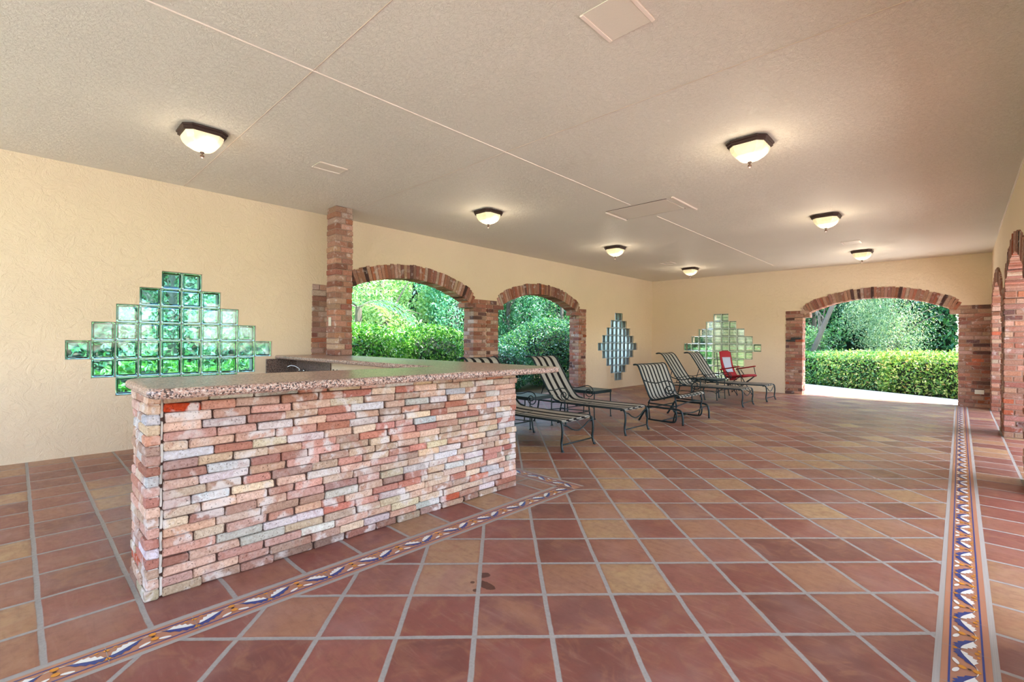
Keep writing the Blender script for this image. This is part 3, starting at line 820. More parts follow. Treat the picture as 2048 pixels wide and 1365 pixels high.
# vents and hatch
def vent(x, y, w_, l_, label, parts=True):
    root = empty('ceiling_vent', (x, y, CH), 0, label, 'vent', 'covered vent panels on the ceiling')
    b = MB(); b.chbox((-w_ / 2, -l_ / 2, -.006), (w_ / 2, l_ / 2, -.0005), 'smoothceil', r=.002); b.build('cover', root)
    for sg in (-1, 1):
        b = MB(); b.chbox((sg * w_ / 2 - .012 + sg * .012, -l_ / 2, -.012), (sg * w_ / 2 + .012 + sg * .012, l_ / 2, -.0005), 'bead', r=.003); b.build('edge_strip', root)
vent(-1.40, 2.31, .25, .31, 'large square ceiling vent cover near the top edge, nearest the camera')
vent(-4.84, 2.28, .16, .30, 'flush ceiling vent cover left of the brick column')
vent(-4.87, 10.30, .22, .30, 'small ceiling vent cover near the far left corner')
vent(-1.42, 10.30, .23, .28, 'small ceiling vent cover near the far right light')
hx = empty('ceiling_hatch', (-3.15, 5.95, CH), 0, 'wide flush access hatch in the middle of the ceiling with raised end strips', 'hatch')
b = MB(); b.chbox((-.43, -.28, -.006), (.43, .28, -.0005), 'smoothceil', r=.002); b.build('panel', hx)
for (x0, y0, x1, y1) in ((-.445, -.29, .445, -.28), (-.445, .28, .445, .29)):
    b = MB(); b.box((x0, y0, -.004), (x1, y1, -.0005), 'darkmortar'); b.build('gap_line', hx)
for x, a0, a1 in ((-.462, -.25, .29), (.54, -.33, .42)):
    b = MB(); b.chbox((x - .014, a0, -.02), (x + .014, a1, -.0005), 'bead', r=.004); b.build('edge_strip', hx)

# ------------------------------------------------------------ sling furniture
LT, DK, BR = lin((.66, .64, .595)), lin((.065, .065, .075)), lin((.24, .20, .17))
def bez(pts, n=4):
    """Catmull-Rom through the points"""
    P_ = [Vector(p) for p in pts]; out = []
    for i in range(len(P_) - 1):
        a = P_[max(i - 1, 0)]; b_ = P_[i]; c_ = P_[i + 1]; d = P_[min(i + 2, len(P_) - 1)]
        for k in range(n):
            t = k / n; out.append(.5 * ((2 * b_) + (c_ - a) * t + (2 * a - 5 * b_ + 4 * c_ - d) * t * t + (3 * b_ - a - 3 * c_ + d) * t ** 3))
    out.append(P_[-1]); return out
def sling(mb_, prof, y0, stripes, sag=.012, thick=.004):
    tot = sum(s_[0] for s_ in stripes); y = y0
    for wd, c in stripes:
        ns = 1 if wd < .03 else 2
        for q in range(ns):
            ya, yb = y + wd * q / ns, y + wd * (q + 1) / ns
            for (p, r) in zip(prof[:-1], prof[1:]):
                n_ = Vector((-(r.z - p.z), 0, r.x - p.x)).normalized()
                if n_.z < 0: n_ = -n_
                def pt(v, yy, off=0):
                    t = (yy - y0) / tot; s_ = -sag * 4 * t * (1 - t)
                    return (v.x + n_.x * (s_ + off), yy, v.z + n_.z * (s_ + off))
                for off, fl in ((0, 0), (-thick, 1)):
                    f = [pt(p, ya, off), pt(r, ya, off), pt(r, yb, off), pt(p, yb, off)]
                    mb_.face(f[::-1] if not fl else f, 'sling', c)
        y += wd
def stripes(n_light, wl=.0925, wd=.0617, edge=.015):
    out = [(edge, DK)]
    for i in range(n_light):
        out.append((wl, LT))
        if i < n_light - 1: out += [(.006, BR), (wd - .012, DK), (.006, BR)]
    out.append((edge, DK)); return out
def foot(leg, p):
    b_ = MB(); b_.lathe([(.018, 0), (.021, .006), (.012, .014), (.010, .02)], (p[0], p[1], 0), 'metal', 8); b_.build('foot_pad', leg, smooth=True)
def scroll(cx, cz, r0, turns, y, start, n=26, sgn=1):
    out = []
    for i in range(n + 1):
        t = i / n; a = start + sgn * turns * 2 * PI * t; r = r0 * (1 - .78 * t)
        out.append((cx + r * math.cos(a), y, cz + r * math.sin(a)))
    return out

def make_chaise():
    root = empty('chaise_lounge')
    W = .60; hw = W / 2
    # frame: side rails, cross tubes
    b = MB()
    for s_ in (-1, 1):
        b.tube([(-.05, s_ * hw, .343), (-.5, s_ * hw, .338), (-1.0, s_ * hw, .338), (-1.58, s_ * hw, .338)], .014, 'metal', n=6)
    for x, z in ((-.06, .325), (-.80, .322), (-1.24, .322), (-1.57, .338)): b.tube([(x, -hw, z), (x, hw, z)], .010, 'metal')
    b.build('frame', root, smooth=True)
    for s_ in (-1, 1):
        b = MB(); pts = bez([(-.07, s_ * hw, .345), (-.022, s_ * hw, .335), (.008, s_ * (hw + .004), .30), (.016, s_ * (hw + .006), .20), (.006, s_ * (hw + .008), .10), (.018, s_ * (hw + .014), .03), (.030, s_ * (hw + .018), .004)])
        b.tube(pts, .0135, 'metal', n=7); foot(b.build('leg', root, smooth=True), (.030, s_ * (hw + .018)))
    for s_ in (-1, 1):
        b = MB(); b.tube(bez([(-.99, s_ * (hw + .012), .36), (-.985, s_ * (hw + .014), .20), (-.965, s_ * (hw + .02), .06), (-.955, s_ * (hw + .03), .004)]), .0125, 'metal', n=7); foot(b.build('leg', root, smooth=True), (-.955, s_ * (hw + .03)))
    for s_ in (-1, 1):
        b = MB(); b.tube(bez([(-1.50, s_ * hw, .34), (-1.53, s_ * hw, .18), (-1.57, s_ * (hw + .01), .05), (-1.585, s_ * (hw + .012), .004)]), .012, 'metal', n=7); foot(b.build('leg', root, smooth=True), (-1.585, s_ * (hw + .012)))
    b = MB(); b.tube([(.008, -hw - .004, .075), (.008, hw + .004, .075)], .0085, 'metal'); b.build('stretcher', root, smooth=True)
    b = MB(); b.tube([(-.97, -hw, .16), (-.97, hw, .16)], .008, 'metal')
    b.tube(bez([(-.97, -hw, .16), (-1.2, 0, .20), (-1.53, -hw, .17)]), .007, 'metal'); b.tube(bez([(-.97, hw, .16), (-1.2, 0, .20), (-1.53, hw, .17)]), .007, 'metal'); b.build('rear_brace', root, smooth=True)
    b = MB(); b.tube(bez([(.004, -hw, .30), (.006, -hw * .72, .285), (.006, -hw * .4, .235), (.006, 0, .205), (.006, hw * .4, .235), (.006, hw * .72, .285), (.004, hw, .30)]), .008, 'metal'); b.build('end_swag', root, smooth=True)
    seat = bez([(-.015, 0, .330), (-.05, 0, .352), (-.4, 0, .346), (-.8, 0, .346), (-1.1, 0, .352), (-1.19, 0, .372), (-1.25, 0, .42)], 3)
    back = bez([(-1.25, 0, .42), (-1.33, 0, .52), (-1.43, 0, .665), (-1.60, 0, .925), (-1.66, 0, .99), (-1.72, 0, 1.012), (-1.78, 0, 1.0)], 3)
    st = stripes(4)
    b = MB(); sling(b, seat, -sum(s_[0] for s_ in st) / 2, st, .020); b.build('sling_seat', root)
    b = MB(); sling(b, back, -sum(s_[0] for s_ in st) / 2, st, .012); b.build('sling_back', root)
    b = MB()
    for s_ in (-1, 1): b.tube(bez([(-1.10, s_ * hw, .352), (-1.19, s_ * hw, .37), (-1.25, s_ * hw, .42), (-1.33, s_ * hw, .52), (-1.43, s_ * hw, .665), (-1.60, s_ * hw, .925), (-1.66, s_ * hw, .99), (-1.72, s_ * hw, 1.012), (-1.79, s_ * hw, .998)], 3), .014, 'metal', n=6)
    b.tube([(-1.785, -hw, .998), (-1.785, hw, .998)], .013, 'metal'); b.tube([(-1.45, -hw, .66), (-1.45, hw, .66)], .009, 'metal')
    b.tube([(-1.45, -hw * .7, .66), (-1.55, -hw * .7, .345)], .008, 'metal'); b.tube([(-1.45, hw * .7, .66), (-1.55, hw * .7, .345)], .008, 'metal')
    b.build('back_frame', root, smooth=True)
    for s_ in (-1, 1):
        y = s_ * (hw + .018)
        b = MB(); pts = [(-1.36, y, .53), (-1.28, y, .505), (-1.18, y, .515), (-1.07, y, .548), (-1.00, y, .553), (-.945, y, .53), (-.918, y, .49)]
        sc_ = scroll(-.998, .452, .085, 1.35, y, .35, sgn=-1)
        b.tube(bez(pts, 3) + [Vector(p) for p in sc_[1:]], .0075, 'metal', n=6); b.build('armrest', root, smooth=True)
    return root
CH0 = make_chaise()
for i, (x, y, rz, lb) in enumerate([(-3.265, 4.565, 0, 'striped chaise lounge nearest the brick bar, its foot end showing beside the bar corner'),
                                (-3.245, 5.915, 0, 'second striped chaise lounge from the bar, its back in front of the second arch'),
                                (-3.06, 10.01, 0, 'striped chaise lounge just behind the double glider, its scroll arms showing'),
                                (-2.985, 11.29, 0, 'striped chaise lounge farthest from the bar, beside the red folding chair')]):
    o = CH0 if i == 0 else copy_tree(CH0)
    o.location = (x, y, 0); o.rotation_euler = (0, 0, rz); tag(o, lb, 'chaise lounge', 'striped chaise lounges along the left wall')

def make_table():
    root = empty('side_table'); hx_, hy = .28, .255; z = .455
    b = MB(); b.chbox((-hx_ + .012, -hy + .012, z - .012), (hx_ - .012, hy - .012, z - .003), 'tabletop', r=.002); b.build('top_panel', root)
    b = MB()
    for (a, c) in (((-hx_, -hy, z - .048), (hx_, -hy + .012, z)), ((-hx_, hy - .012, z - .048), (hx_, hy, z)), ((-hx_, -hy, z - .048), (-hx_ + .012, hy, z)), ((hx_ - .012, -hy, z - .048), (hx_, hy, z))): b.chbox(a, c, 'metal', r=.003)
    b.build('apron', root)
    for sx in (-1, 1):
        for s_ in (-1, 1):
            x, y = sx * (hx_ - .014), s_ * (hy - .014)
            b = MB(); b.tube(bez([(x, y, z - .04), (x, y, .2), (x + sx * .004, y, .08), (x + sx * .01, y, .004)]), .010, 'metal', n=6); foot(b.build('leg', root, smooth=True), (x + sx * .01, y))
    b = MB()
    for s_ in (-1, 1): b.tube(bez([(-hx_ + .014, s_ * (hy - .014), .14), (-.1, s_ * .05, .165), (.1, -s_ * .0 + s_ * .05, .165), (hx_ - .014, s_ * (hy - .014), .14)]), .007, 'metal')
    b.tube([(-.0, -.07, .165), (0, .07, .165)], .007, 'metal'); b.build('brace', root, smooth=True)
    return root
T0 = make_table()
for i, (x, y, lb) in enumerate([(-4.665, 5.255, 'dark green metal side table beside the chaise lounge nearest the bar'), (-4.515, 6.64, 'dark green metal side table by the last left brick pier, before the double glider'),
                            (-4.07, 10.67, 'dark green metal side table between the two farthest chaise lounges')]):
    o = T0 if i == 0 else copy_tree(T0)
    o.location = (x, y, 0); tag(o, lb, 'side table', 'metal side tables between the lounges')

def make_glider():
    root = empty('glider_bench', (-3.35, 7.37, 0), 0, 'double glider seat with striped sling on dark green swinging frame', 'glider'); hw = .475
    L = lambda X_: X_ + 3.35
    back = bez([(L(-3.83), 0, .882), (L(-3.78), 0, .885), (L(-3.735), 0, .845), (L(-3.66), 0, .66), (L(-3.57), 0, .44), (L(-3.535), 0, .375), (L(-3.49), 0, .345)], 3)
    seat = bez([(L(-3.49), 0, .345), (L(-3.42), 0, .352), (L(-3.25), 0, .405), (L(-3.15), 0, .44), (L(-3.09), 0, .442), (L(-3.055), 0, .41)], 3)
    st = stripes(8, .073, .0487, .012); t0 = -sum(s_[0] for s_ in st) / 2
    b = MB(); sling(b, back, t0, st, .012); b.build('sling_back', root)
    b = MB(); sling(b, seat, t0, st, .012); b.build('sling_seat', root)
    b = MB()
    for s_ in (-1, 1):
        b.tube([(v.x, s_ * hw, v.z) for v in back] + [(v.x, s_ * hw, v.z) for v in seat[1:]], .0145, 'metal', n=6)
        b.tube([(L(-3.13), s_ * (hw + .012), .45), (L(-3.10), s_ * (hw + .012), .27)], .0125, 'metal'); b.tube([(L(-3.52), s_ * (hw + .012), .36), (L(-3.56), s_ * (hw + .012), .29)], .0125, 'metal')
        b.tube([(L(-3.56), s_ * (hw + .012), .29), (L(-3.10), s_ * (hw + .012), .275)], .0115, 'metal')
    b.tube([(L(-3.83), -hw, .880), (L(-3.83), hw, .880)], .013, 'metal'); b.tube([(L(-3.51), -hw, .335), (L(-3.51), hw, .335)], .014, 'metal'); b.tube([(L(-3.08), -hw, .415), (L(-3.08), hw, .415)], .011, 'metal')
    b.tube(bez([(L(-3.10), -hw, .28), (L(-3.09), 0, .315), (L(-3.10), hw, .28)]), .010, 'metal'); b.build('seat_frame', root, smooth=True)
    for s_ in (-1, 1):
        y = s_ * (hw + .02)
        b = MB(); pts = [(L(-3.65), y, .65), (L(-3.56), y, .622), (L(-3.42), y, .612), (L(-3.31), y, .645), (L(-3.22), y, .656), (L(-3.155), y, .62), (L(-3.13), y, .56)]
        b.tube(bez(pts, 3) + [Vector(p) for p in scroll(L(-3.215), .53, .085, 1.3, y, .3, sgn=-1)[1:]], .0085, 'metal', n=6); b.build('armrest', root, smooth=True)
    for s_ in (-1, 1):
        y = s_ * (hw + .03)
        b = MB(); b.tube(bez([(L(-3.71), y, .004), (L(-3.64), y, .12), (L(-3.575), y, .225), (L(-3.52), y, .24), (L(-3.30), y, .236), (L(-3.10), y, .236), (L(-3.02), y, .21), (L(-2.995), y, .13), (L(-2.99), y, .004)]), .0155, 'metal', n=7); b.build('base_side', root, smooth=True)
        y = s_ * (hw + .008)
        b = MB(); b.tube(bez([(L(-3.57), y, .235), (L(-3.60), y, .15), (L(-3.585), y, .06), (L(-3.54), y, .036), (L(-3.34), y, .03), (L(-3.16), y, .032), (L(-3.115), y, .06), (L(-3.10), y, .15), (L(-3.13), y, .235)]), .0135, 'metal', n=6)
        b.tube([(L(-3.10), y, .28), (L(-3.155), y, .034)], .010, 'metal'); b.tube([(L(-3.56), y, .29), (L(-3.535), y, .038)], .010, 'metal'); b.build('swing_arm', root, smooth=True)
    b = MB(); b.tube([(L(-3.60), -hw - .03, .20), (L(-3.60), hw + .03, .20)], .010, 'metal'); b.tube(bez([(L(-3.02), -hw - .03, .20), (L(-3.01), -.2, .165), (L(-3.01), .1, .17), (L(-3.01), .3, .205), (L(-3.02), hw + .03, .205)]), .010, 'metal')
    b.tube([(L(-3.34), -hw, .032), (L(-3.34), hw, .032)], .009, 'metal'); b.build('crossbar', root, smooth=True)
make_glider()

def make_camp():
    root = empty('folding_chair', (-4.02, 12.15, 0), math.radians(-20), 'red and grey folding camp chair with armrests in front of far glass block window', 'folding chair')
    def padded(mb_, prof, hwf, mat, th=.03, ins=0):
        V = []; n = len(prof)
        for i, p in enumerate(prof):
            t = i / (n - 1); q = prof[min(i + 1, n - 1)] - prof[max(i - 1, 0)]; nn = Vector((q.z, 0, -q.x)).normalized(); hw = hwf(t)
            for (yy, o) in ((-hw, 0), (-hw * .9, th / 2), (0, th * .35), (hw * .9, th / 2), (hw, 0), (hw * .9, -th / 2), (0, -th * .6), (-hw * .9, -th / 2)):
                V.append((p.x + nn.x * (o + ins), yy, p.z + nn.z * (o + ins)))
        F = []
        for i in range(n - 1):
            for k in range(8): F.append((i * 8 + k, i * 8 + (k + 1) % 8, (i + 1) * 8 + (k + 1) % 8, (i + 1) * 8 + k))
        F += [tuple(range(8))[::-1], tuple((n - 1) * 8 + k for k in range(8))]; mb_.shape(V, F, mat)
    prof = bez([(-.275, 0, 1.045), (-.262, 0, .98), (-.235, 0, .85), (-.20, 0, .70), (-.13, 0, .53), (-.06, 0, .43), (.0, 0, .40)], 4)
    wf = lambda t: .20 * (min(1, .45 + t * 7)) if t < .08 else .20 + .03 * t
    b = MB(); padded(b, prof, wf, 'red'); b.build('backrest', root, smooth=True)
    b = MB(); padded(b, prof[7:20], lambda t: .15 - .03 * t, 'greymesh', .012, -.014); b.build('mesh_panel', root, smooth=True)
    b = MB(); sp_ = bez([(-.02, 0, .41), (.12, 0, .425), (.28, 0, .455), (.40, 0, .475), (.44, 0, .46)], 4); padded(b, sp_, lambda t: .25, 'red', .05); b.build('seat', root, smooth=True)
    b = MB(); padded(b, bez([(-.10, 0, .52), (-.04, 0, .42), (-.01, 0, .33)], 3), lambda t: .12, 'red', .03); b.build('lumbar_flap', root, smooth=True)
    for s_ in (-1, 1):
        b = MB(); y = s_ * .29
        b.chbox((-.16, y - .028, .0), (.36, y + .028, .028), 'red', r=.008, frame=lambda q: (q[0], q[1], q[2] + .575 + (q[0] + .16) * .19)); b.build('armrest', root)
        b = MB(); b.tube([(-.30, s_ * .25, 1.0), (-.24, s_ * .27, .6), (-.20, s_ * .28, .38)], .010, 'blackmetal'); b.build('back_post', root)
        b = MB(); b.tube([(-.14, y, .58), (.30, s_ * .26, .015)], .010, 'blackmetal'); b.tube([(.33, y, .66), (.40, s_ * .26, .47), (-.26, s_ * .27, .015)], .010, 'blackmetal'); b.tube([(-.02, s_ * .27, .58), (.12, s_ * .26, .42)], .009, 'blackmetal'); b.build('side_legs', root)
        b = MB(); b.lathe([(.016, 0), (.018, .01), (.013, .03)], (.30, s_ * .26, 0), 'blackmetal', 8); b.lathe([(.016, 0), (.018, .01), (.013, .03)], (-.26, s_ * .27, 0), 'blackmetal', 8); b.build('foot_cap', root)
    b = MB()
    for x in (.30, -.26): b.tube([(x, -.26, .03), (x * .1, 0, .26), (x, .26, .03)], .009, 'blackmetal')
    b.tube([(.40, -.26, .46), (.22, .0, .20), (.40, .26, .46)], .009, 'blackmetal'); b.build('cross_legs', root)
make_camp()

# ------------------------------------------------------------ outside
mb = MB(); G = -.10
def gp(pts, z, m): mb.face([(x, y, z) for x, y in pts], m)
gp([(-70, -60), (60, -60), (60, 90), (-70, 90)], G - .02, 'lawn')
gp([(-20, 3.6), (WL - .55, 3.6), (WL - .55, 19), (-20, 19)], G - .012, 'soil')
PB = lambda x: 15.28 - .603 * x
gp([(-7.4, FY + .2), (WR + 1.9, FY + .2), (10, FY + .2), (10, PB(10)), (4, PB(4)), (0, PB(0)), (-3.6, PB(-3.6)), (-7.4, PB(-7.4))], -.045, 'concrete')
gp([(WR + 1.9, -14), (13, -14), (13, FY + .2), (WR + 1.9, FY + .2)], -.045, 'concrete')  # unseen pale paving, added to bounce sunlight in through the right arches
gp([(WL - .55, -14), (WR + 1.9, -14), (WR + 1.9, BY), (WL - .55, BY)], -.045, 'concrete')  # unseen pale paving behind the camera, added to bounce light onto the ceiling
gp([(-20, PB(-20)), (0, PB(0)), (10, PB(10)), (14, PB(10) + 4), (-10, 40), (-30, 40)], G - .005, 'soil')
tag(mb.build('ground'), kind='structure')

NR = np.random.default_rng(4)
def leaf_mesh(name, P_, size, cols, parent, mat='leaf', aspect=.42, up=.5, droop=0.0, facing=None):
    n = len(P_)
    d = NR.normal(size=(n, 3)); d[:, 2] -= droop; d /= np.linalg.norm(d, axis=1, keepdims=True)
    nn = NR.normal(size=(n, 3)); nn[:, 2] += up * 2
    if facing is not None: nn += facing
    nn -= d * (nn * d).sum(1, keepdims=True); nn /= np.linalg.norm(nn, axis=1, keepdims=True) + 1e-9
    sd = np.cross(nn, d); L_ = (size * NR.uniform(.6, 1.3, n))[:, None]; W_ = L_ * aspect
    fold = nn * L_ * .10
    V = np.stack([P_ - d * L_ * .5, P_ + sd * W_ * .5 + fold, P_ + d * L_ * .5, P_ - sd * W_ * .5 + fold], 1).reshape(-1, 3)
    me = bpy.data.meshes.new(name); me.vertices.add(4 * n); me.vertices.foreach_set('co', V.astype(np.float32).ravel())
    F = np.array([0, 1, 2, 0, 2, 3])[None] + 4 * np.arange(n)[:, None]
    me.loops.add(6 * n); me.loops.foreach_set('vertex_index', F.ravel().astype(np.int32))
    me.polygons.add(2 * n); me.polygons.foreach_set('loop_start', (3 * np.arange(2 * n)).astype(np.int32)); me.polygons.foreach_set('loop_total', np.full(2 * n, 3, np.int32))
    me.update(calc_edges=True)
    a = me.attributes.new('Col', 'FLOAT_COLOR', 'POINT')
    c4 = np.concatenate([cols, np.ones((n, 1))], 1); a.data.foreach_set('color', np.repeat(c4, 4, 0).astype(np.float32).ravel())
    me.materials.append(M[mat]); o = bpy.data.objects.new(name, me); COL.objects.link(o); o.parent = parent
    return o
def L3(*c): return np.array(lin(tuple(v / 255 for v in c)))
def pick(n, pal, jitter=.12):
    pal = [(L3(*c), w_) for c, w_ in pal]; ws = np.array([w_ for _, w_ in pal]); ix = NR.choice(len(pal), n, p=ws / ws.sum())
    return np.array([p for p, _ in pal])[ix] * NR.uniform(1 - jitter, 1 + jitter, (n, 1))
def lump(n, R, shell=.25, bumps=9, amp=.16):
    """points filling the shell of a lumpy ellipsoid with radii R"""
    d = NR.normal(size=(n, 3)); d /= np.linalg.norm(d, axis=1, keepdims=True)
    c = NR.normal(size=(bumps, 3)); c /= np.linalg.norm(c, axis=1, keepdims=True)
    h_ = np.zeros(n)
    for q in c: h_ += np.exp(-((d - q) ** 2).sum(1) / .18)
    r = (1 - amp + amp * h_) * (1 - shell * NR.random(n) ** 1.6)
    return d * r[:, None] * np.array(R)
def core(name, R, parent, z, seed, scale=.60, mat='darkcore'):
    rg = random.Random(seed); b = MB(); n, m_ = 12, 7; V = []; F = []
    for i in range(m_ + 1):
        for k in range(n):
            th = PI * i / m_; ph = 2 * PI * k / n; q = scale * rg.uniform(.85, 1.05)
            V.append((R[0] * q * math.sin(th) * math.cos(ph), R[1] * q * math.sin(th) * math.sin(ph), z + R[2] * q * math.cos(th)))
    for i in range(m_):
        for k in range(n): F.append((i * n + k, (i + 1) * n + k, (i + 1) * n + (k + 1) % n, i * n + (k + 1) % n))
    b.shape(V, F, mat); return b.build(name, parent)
def shrub(x, y, R, n, size, pal, label, name='shrub', cat='shrub', group=None, mat='glossleaf', seed=1, zc=None, stems=5, **kw):
    root = empty(name, (x, y, G), 0, label, cat, group)
    zc = R[2] * .86 if zc is None else zc
    P_ = lump(n, R) + np.array([0, 0, zc]); P_[:, 2] = np.where(P_[:, 2] < .03, NR.uniform(.03, .4, n), P_[:, 2])
    leaf_mesh('foliage', P_, size, pick(n, pal), root, mat, **kw)
    core('dark_filler', R, root, zc, seed)  # solid dark volume added inside the leaves to block see-through
    b = MB(); rg = random.Random(seed)
    for _ in range(stems):
        a = rg.uniform(0, 2 * PI); q = rg.uniform(.25, .55)
        b.tube(bez([(rg.uniform(-.1, .1), rg.uniform(-.1, .1), 0), (R[0] * q * .4 * math.cos(a), R[1] * q * .4 * math.sin(a), zc * .6), (R[0] * q * math.cos(a), R[1] * q * math.sin(a), zc + R[2] * .5)]), [.018] * 9, 'bark', n=5)
    b.build('stem', root); return root
def tree(x, y, hgt, R, n, size, pal, label, name='tree', group=None, lean=(0, 0), mat='leaf', tr=.14, seed=1, clumps=20, cz=None, **kw):
    root = empty(name, (x, y, G), 0, label, 'tree', group); rg = random.Random(seed)
    cz = hgt * .55 if cz is None else cz
    b = MB(); top = (lean[0], lean[1], hgt * .8)
    b.tube(bez([(0, 0, 0), (lean[0] * .4, lean[1] * .4, hgt * .35), top]), [tr * (1 - .08 * i) for i in range(9)], 'bark', n=8)
    for _ in range(9):
        a = rg.uniform(0, 2 * PI); h0 = rg.uniform(.2, .6); p0 = Vector((lean[0] * h0, lean[1] * h0, hgt * h0 * .8))
        p2 = Vector((R[0] * .7 * math.cos(a), R[1] * .7 * math.sin(a), cz + R[2] * rg.uniform(-.2, .6))); b.tube(bez([p0, (p0 + p2) / 2 + Vector((0, 0, .3)), p2]), [tr * .22 * (1 - .1 * i) for i in range(9)], 'bark', n=5)
    b.build('trunk', root)
    P_ = []
    for i in range(clumps):
        d = NR.normal(size=3); d /= np.linalg.norm(d); rr = NR.uniform(.35, .78)
        c_ = d * rr * np.array(R) + np.array([lean[0] * .5, lean[1] * .5, cz]); s_ = np.array(R) * NR.uniform(.2, .4)
        P_.append(lump(n // clumps, s_, .6) + c_)
    P_ = np.concatenate(P_); P_[:, 2] = np.maximum(P_[:, 2], .05 + NR.random(len(P_)) * .3)
    leaf_mesh('foliage', P_, size, pick(len(P_), pal), root, mat, **kw)
    return root
BRI = [((112, 178, 66), 4), ((76, 146, 52), 4), ((170, 210, 120), 2), ((46, 108, 48), 3), ((190, 216, 176), .7)]
DKG = [((40, 102, 76), 4), ((58, 126, 88), 3), ((98, 160, 122), 2), ((30, 78, 64), 3), ((150, 196, 190), .7)]
GRY = [((128, 170, 146), 4), ((164, 198, 174), 3), ((92, 142, 118), 3), ((198, 218, 196), 1.8), ((60, 104, 84), 1)]
MID = [((84, 146, 96), 4), ((116, 174, 116), 3), ((52, 108, 74), 3), ((166, 202, 150), 1.5), ((196, 220, 190), .6)]
YEL = [((158, 188, 96), 4), ((116, 162, 78), 4), ((206, 212, 142), 2.4), ((210, 172, 124), .8), ((76, 126, 66), 3.5), ((226, 228, 190), .8)]
# left side, close to the arches
gL = 'glossy shrubs outside the left arches'
shrub(-9.1, 4.9, (1.0, 1.3, 1.0), 14000, .085, BRI, 'bright green glossy shrub outside the first arch, left half', group=gL, seed=2)
shrub(-9.2, 6.9, (1.1, 1.35, .98), 14000, .085, BRI + [((40, 96, 44), 3)], 'deeper green glossy shrub outside the first arch, right half beside the pier', group=gL, seed=3)
shrub(-9.1, 9.1, (1.1, 1.3, .72), 7000, .08, DKG, 'low dark blue-green shrub outside the second arch beside the pier', group=gL, seed=4)
shrub(-9.2, 11.4, (1.3, 1.9, 1.22), 18000, .08, DKG + [((110, 170, 76), 3)], 'tall rounded dark green shrub filling the right of the second arch', group=gL, seed=5)
gW = 'low sunlit shrubs seen through the near glass block window'
for i, (x, y, lb) in enumerate([(-10.0, -.1, 'low green shrub behind the left end of the near glass block window'), (-10.2, 1.6, 'low bright shrub behind the middle of the near glass block window'), (-9.9, 3.2, 'low bright shrub behind the right end of the near glass block window')]):
    shrub(x, y, (.9, 1.1, .55), 2500, .12, BRI if i else DKG, lb, group=gW, seed=10 + i)
gT = 'trees beyond the left arches'
tree(-14.8, 8.9, 5.5, (2.2, 2.2, 2.6), 14000, .13, [((164, 200, 146), 4), ((194, 218, 172), 3), ((100, 156, 100), 3)], 'pale feathery green tree behind the shrubs, middle of the first arch', group=gT, seed=20, cz=2.7)
tree(-13.6, 11.3, 5.5, (1.8, 1.6, 2.6), 14000, .12, [((116, 184, 154), 4), ((160, 212, 186), 3), ((60, 132, 104), 3)], 'blue-green fine-leaved tree at the right of the first arch', group=gT, seed=21, cz=2.8)
tree(-14.5, 15.0, 6.5, (2.2, 1.9, 2.9), 14000, .13, DKG + [((130, 190, 150), 1)], 'dark drooping tree behind the pier between the two left arches', group=gT, seed=22, cz=2.9, droop=.6)
tree(-14.6, 19.0, 6.5, (2.6, 2.4, 3.0), 14000, .13, MID + DKG, 'mid green tree behind the tall shrub of the second arch', group=gT, seed=23, cz=2.9)
tree(-17.0, 3.2, 6.5, (2.5, 2.4, 3.2), 9000, .17, GRY + [((206, 222, 220), 3)], 'grey-green tree seen through the left of the near glass block window', group=gT, seed=24, cz=3.0)
tree(-18.0, -2.0, 6.5, (2.6, 2.6, 3.2), 8000, .17, GRY + [((190, 212, 214), 2)], 'pale green tree behind the left end of the near glass block window', group=gT, seed=25, cz=3.0)
# palm at the left of the first arch
pm = empty('palm', (-11.6, 6.25, G), 0, 'young palm with arching fronds at the left edge of the first arch', 'palm')
b = MB(); b.tube([(0, 0, 0), (.05, 0, 2.2)], [.13, .09], 'bark', n=8); b.build('trunk', pm)
rg = random.Random(8)
for i in range(9):
    a = 2 * PI * i / 9 + rg.uniform(-.2, .2); L_ = rg.uniform(1.5, 2.0); up_ = rg.uniform(.5, 1.3)
    mid = [Vector((math.cos(a) * L_ * t, math.sin(a) * L_ * t, 2.2 + up_ * 1.1 * t - 1.3 * t * t)) for t in [k_ / 12 for k_ in range(13)]]
    b = MB(); b.tube(mid, .014, 'bark', n=4)
    sdv = Vector((-math.sin(a), math.cos(a), 0)); c = lin((.34, .58, .40)) if i % 3 else lin((.60, .76, .50))
    for k_, p in enumerate(mid[2:]):
        for s_ in (-1, 1):
            q = p + sdv * s_ * .42 * (1 - .5 * k_ / 11) + Vector((math.cos(a) * .16, math.sin(a) * .16, -.14)); ax = Vector((math.cos(a), math.sin(a), 0)) * .03
            for m_ in (0, .5):
                o_ = (mid[3] - mid[2]) * m_
                b.face([p - ax + o_, q + o_, p + ax + o_], 'leaf', c)
    b.build('frond', pm)
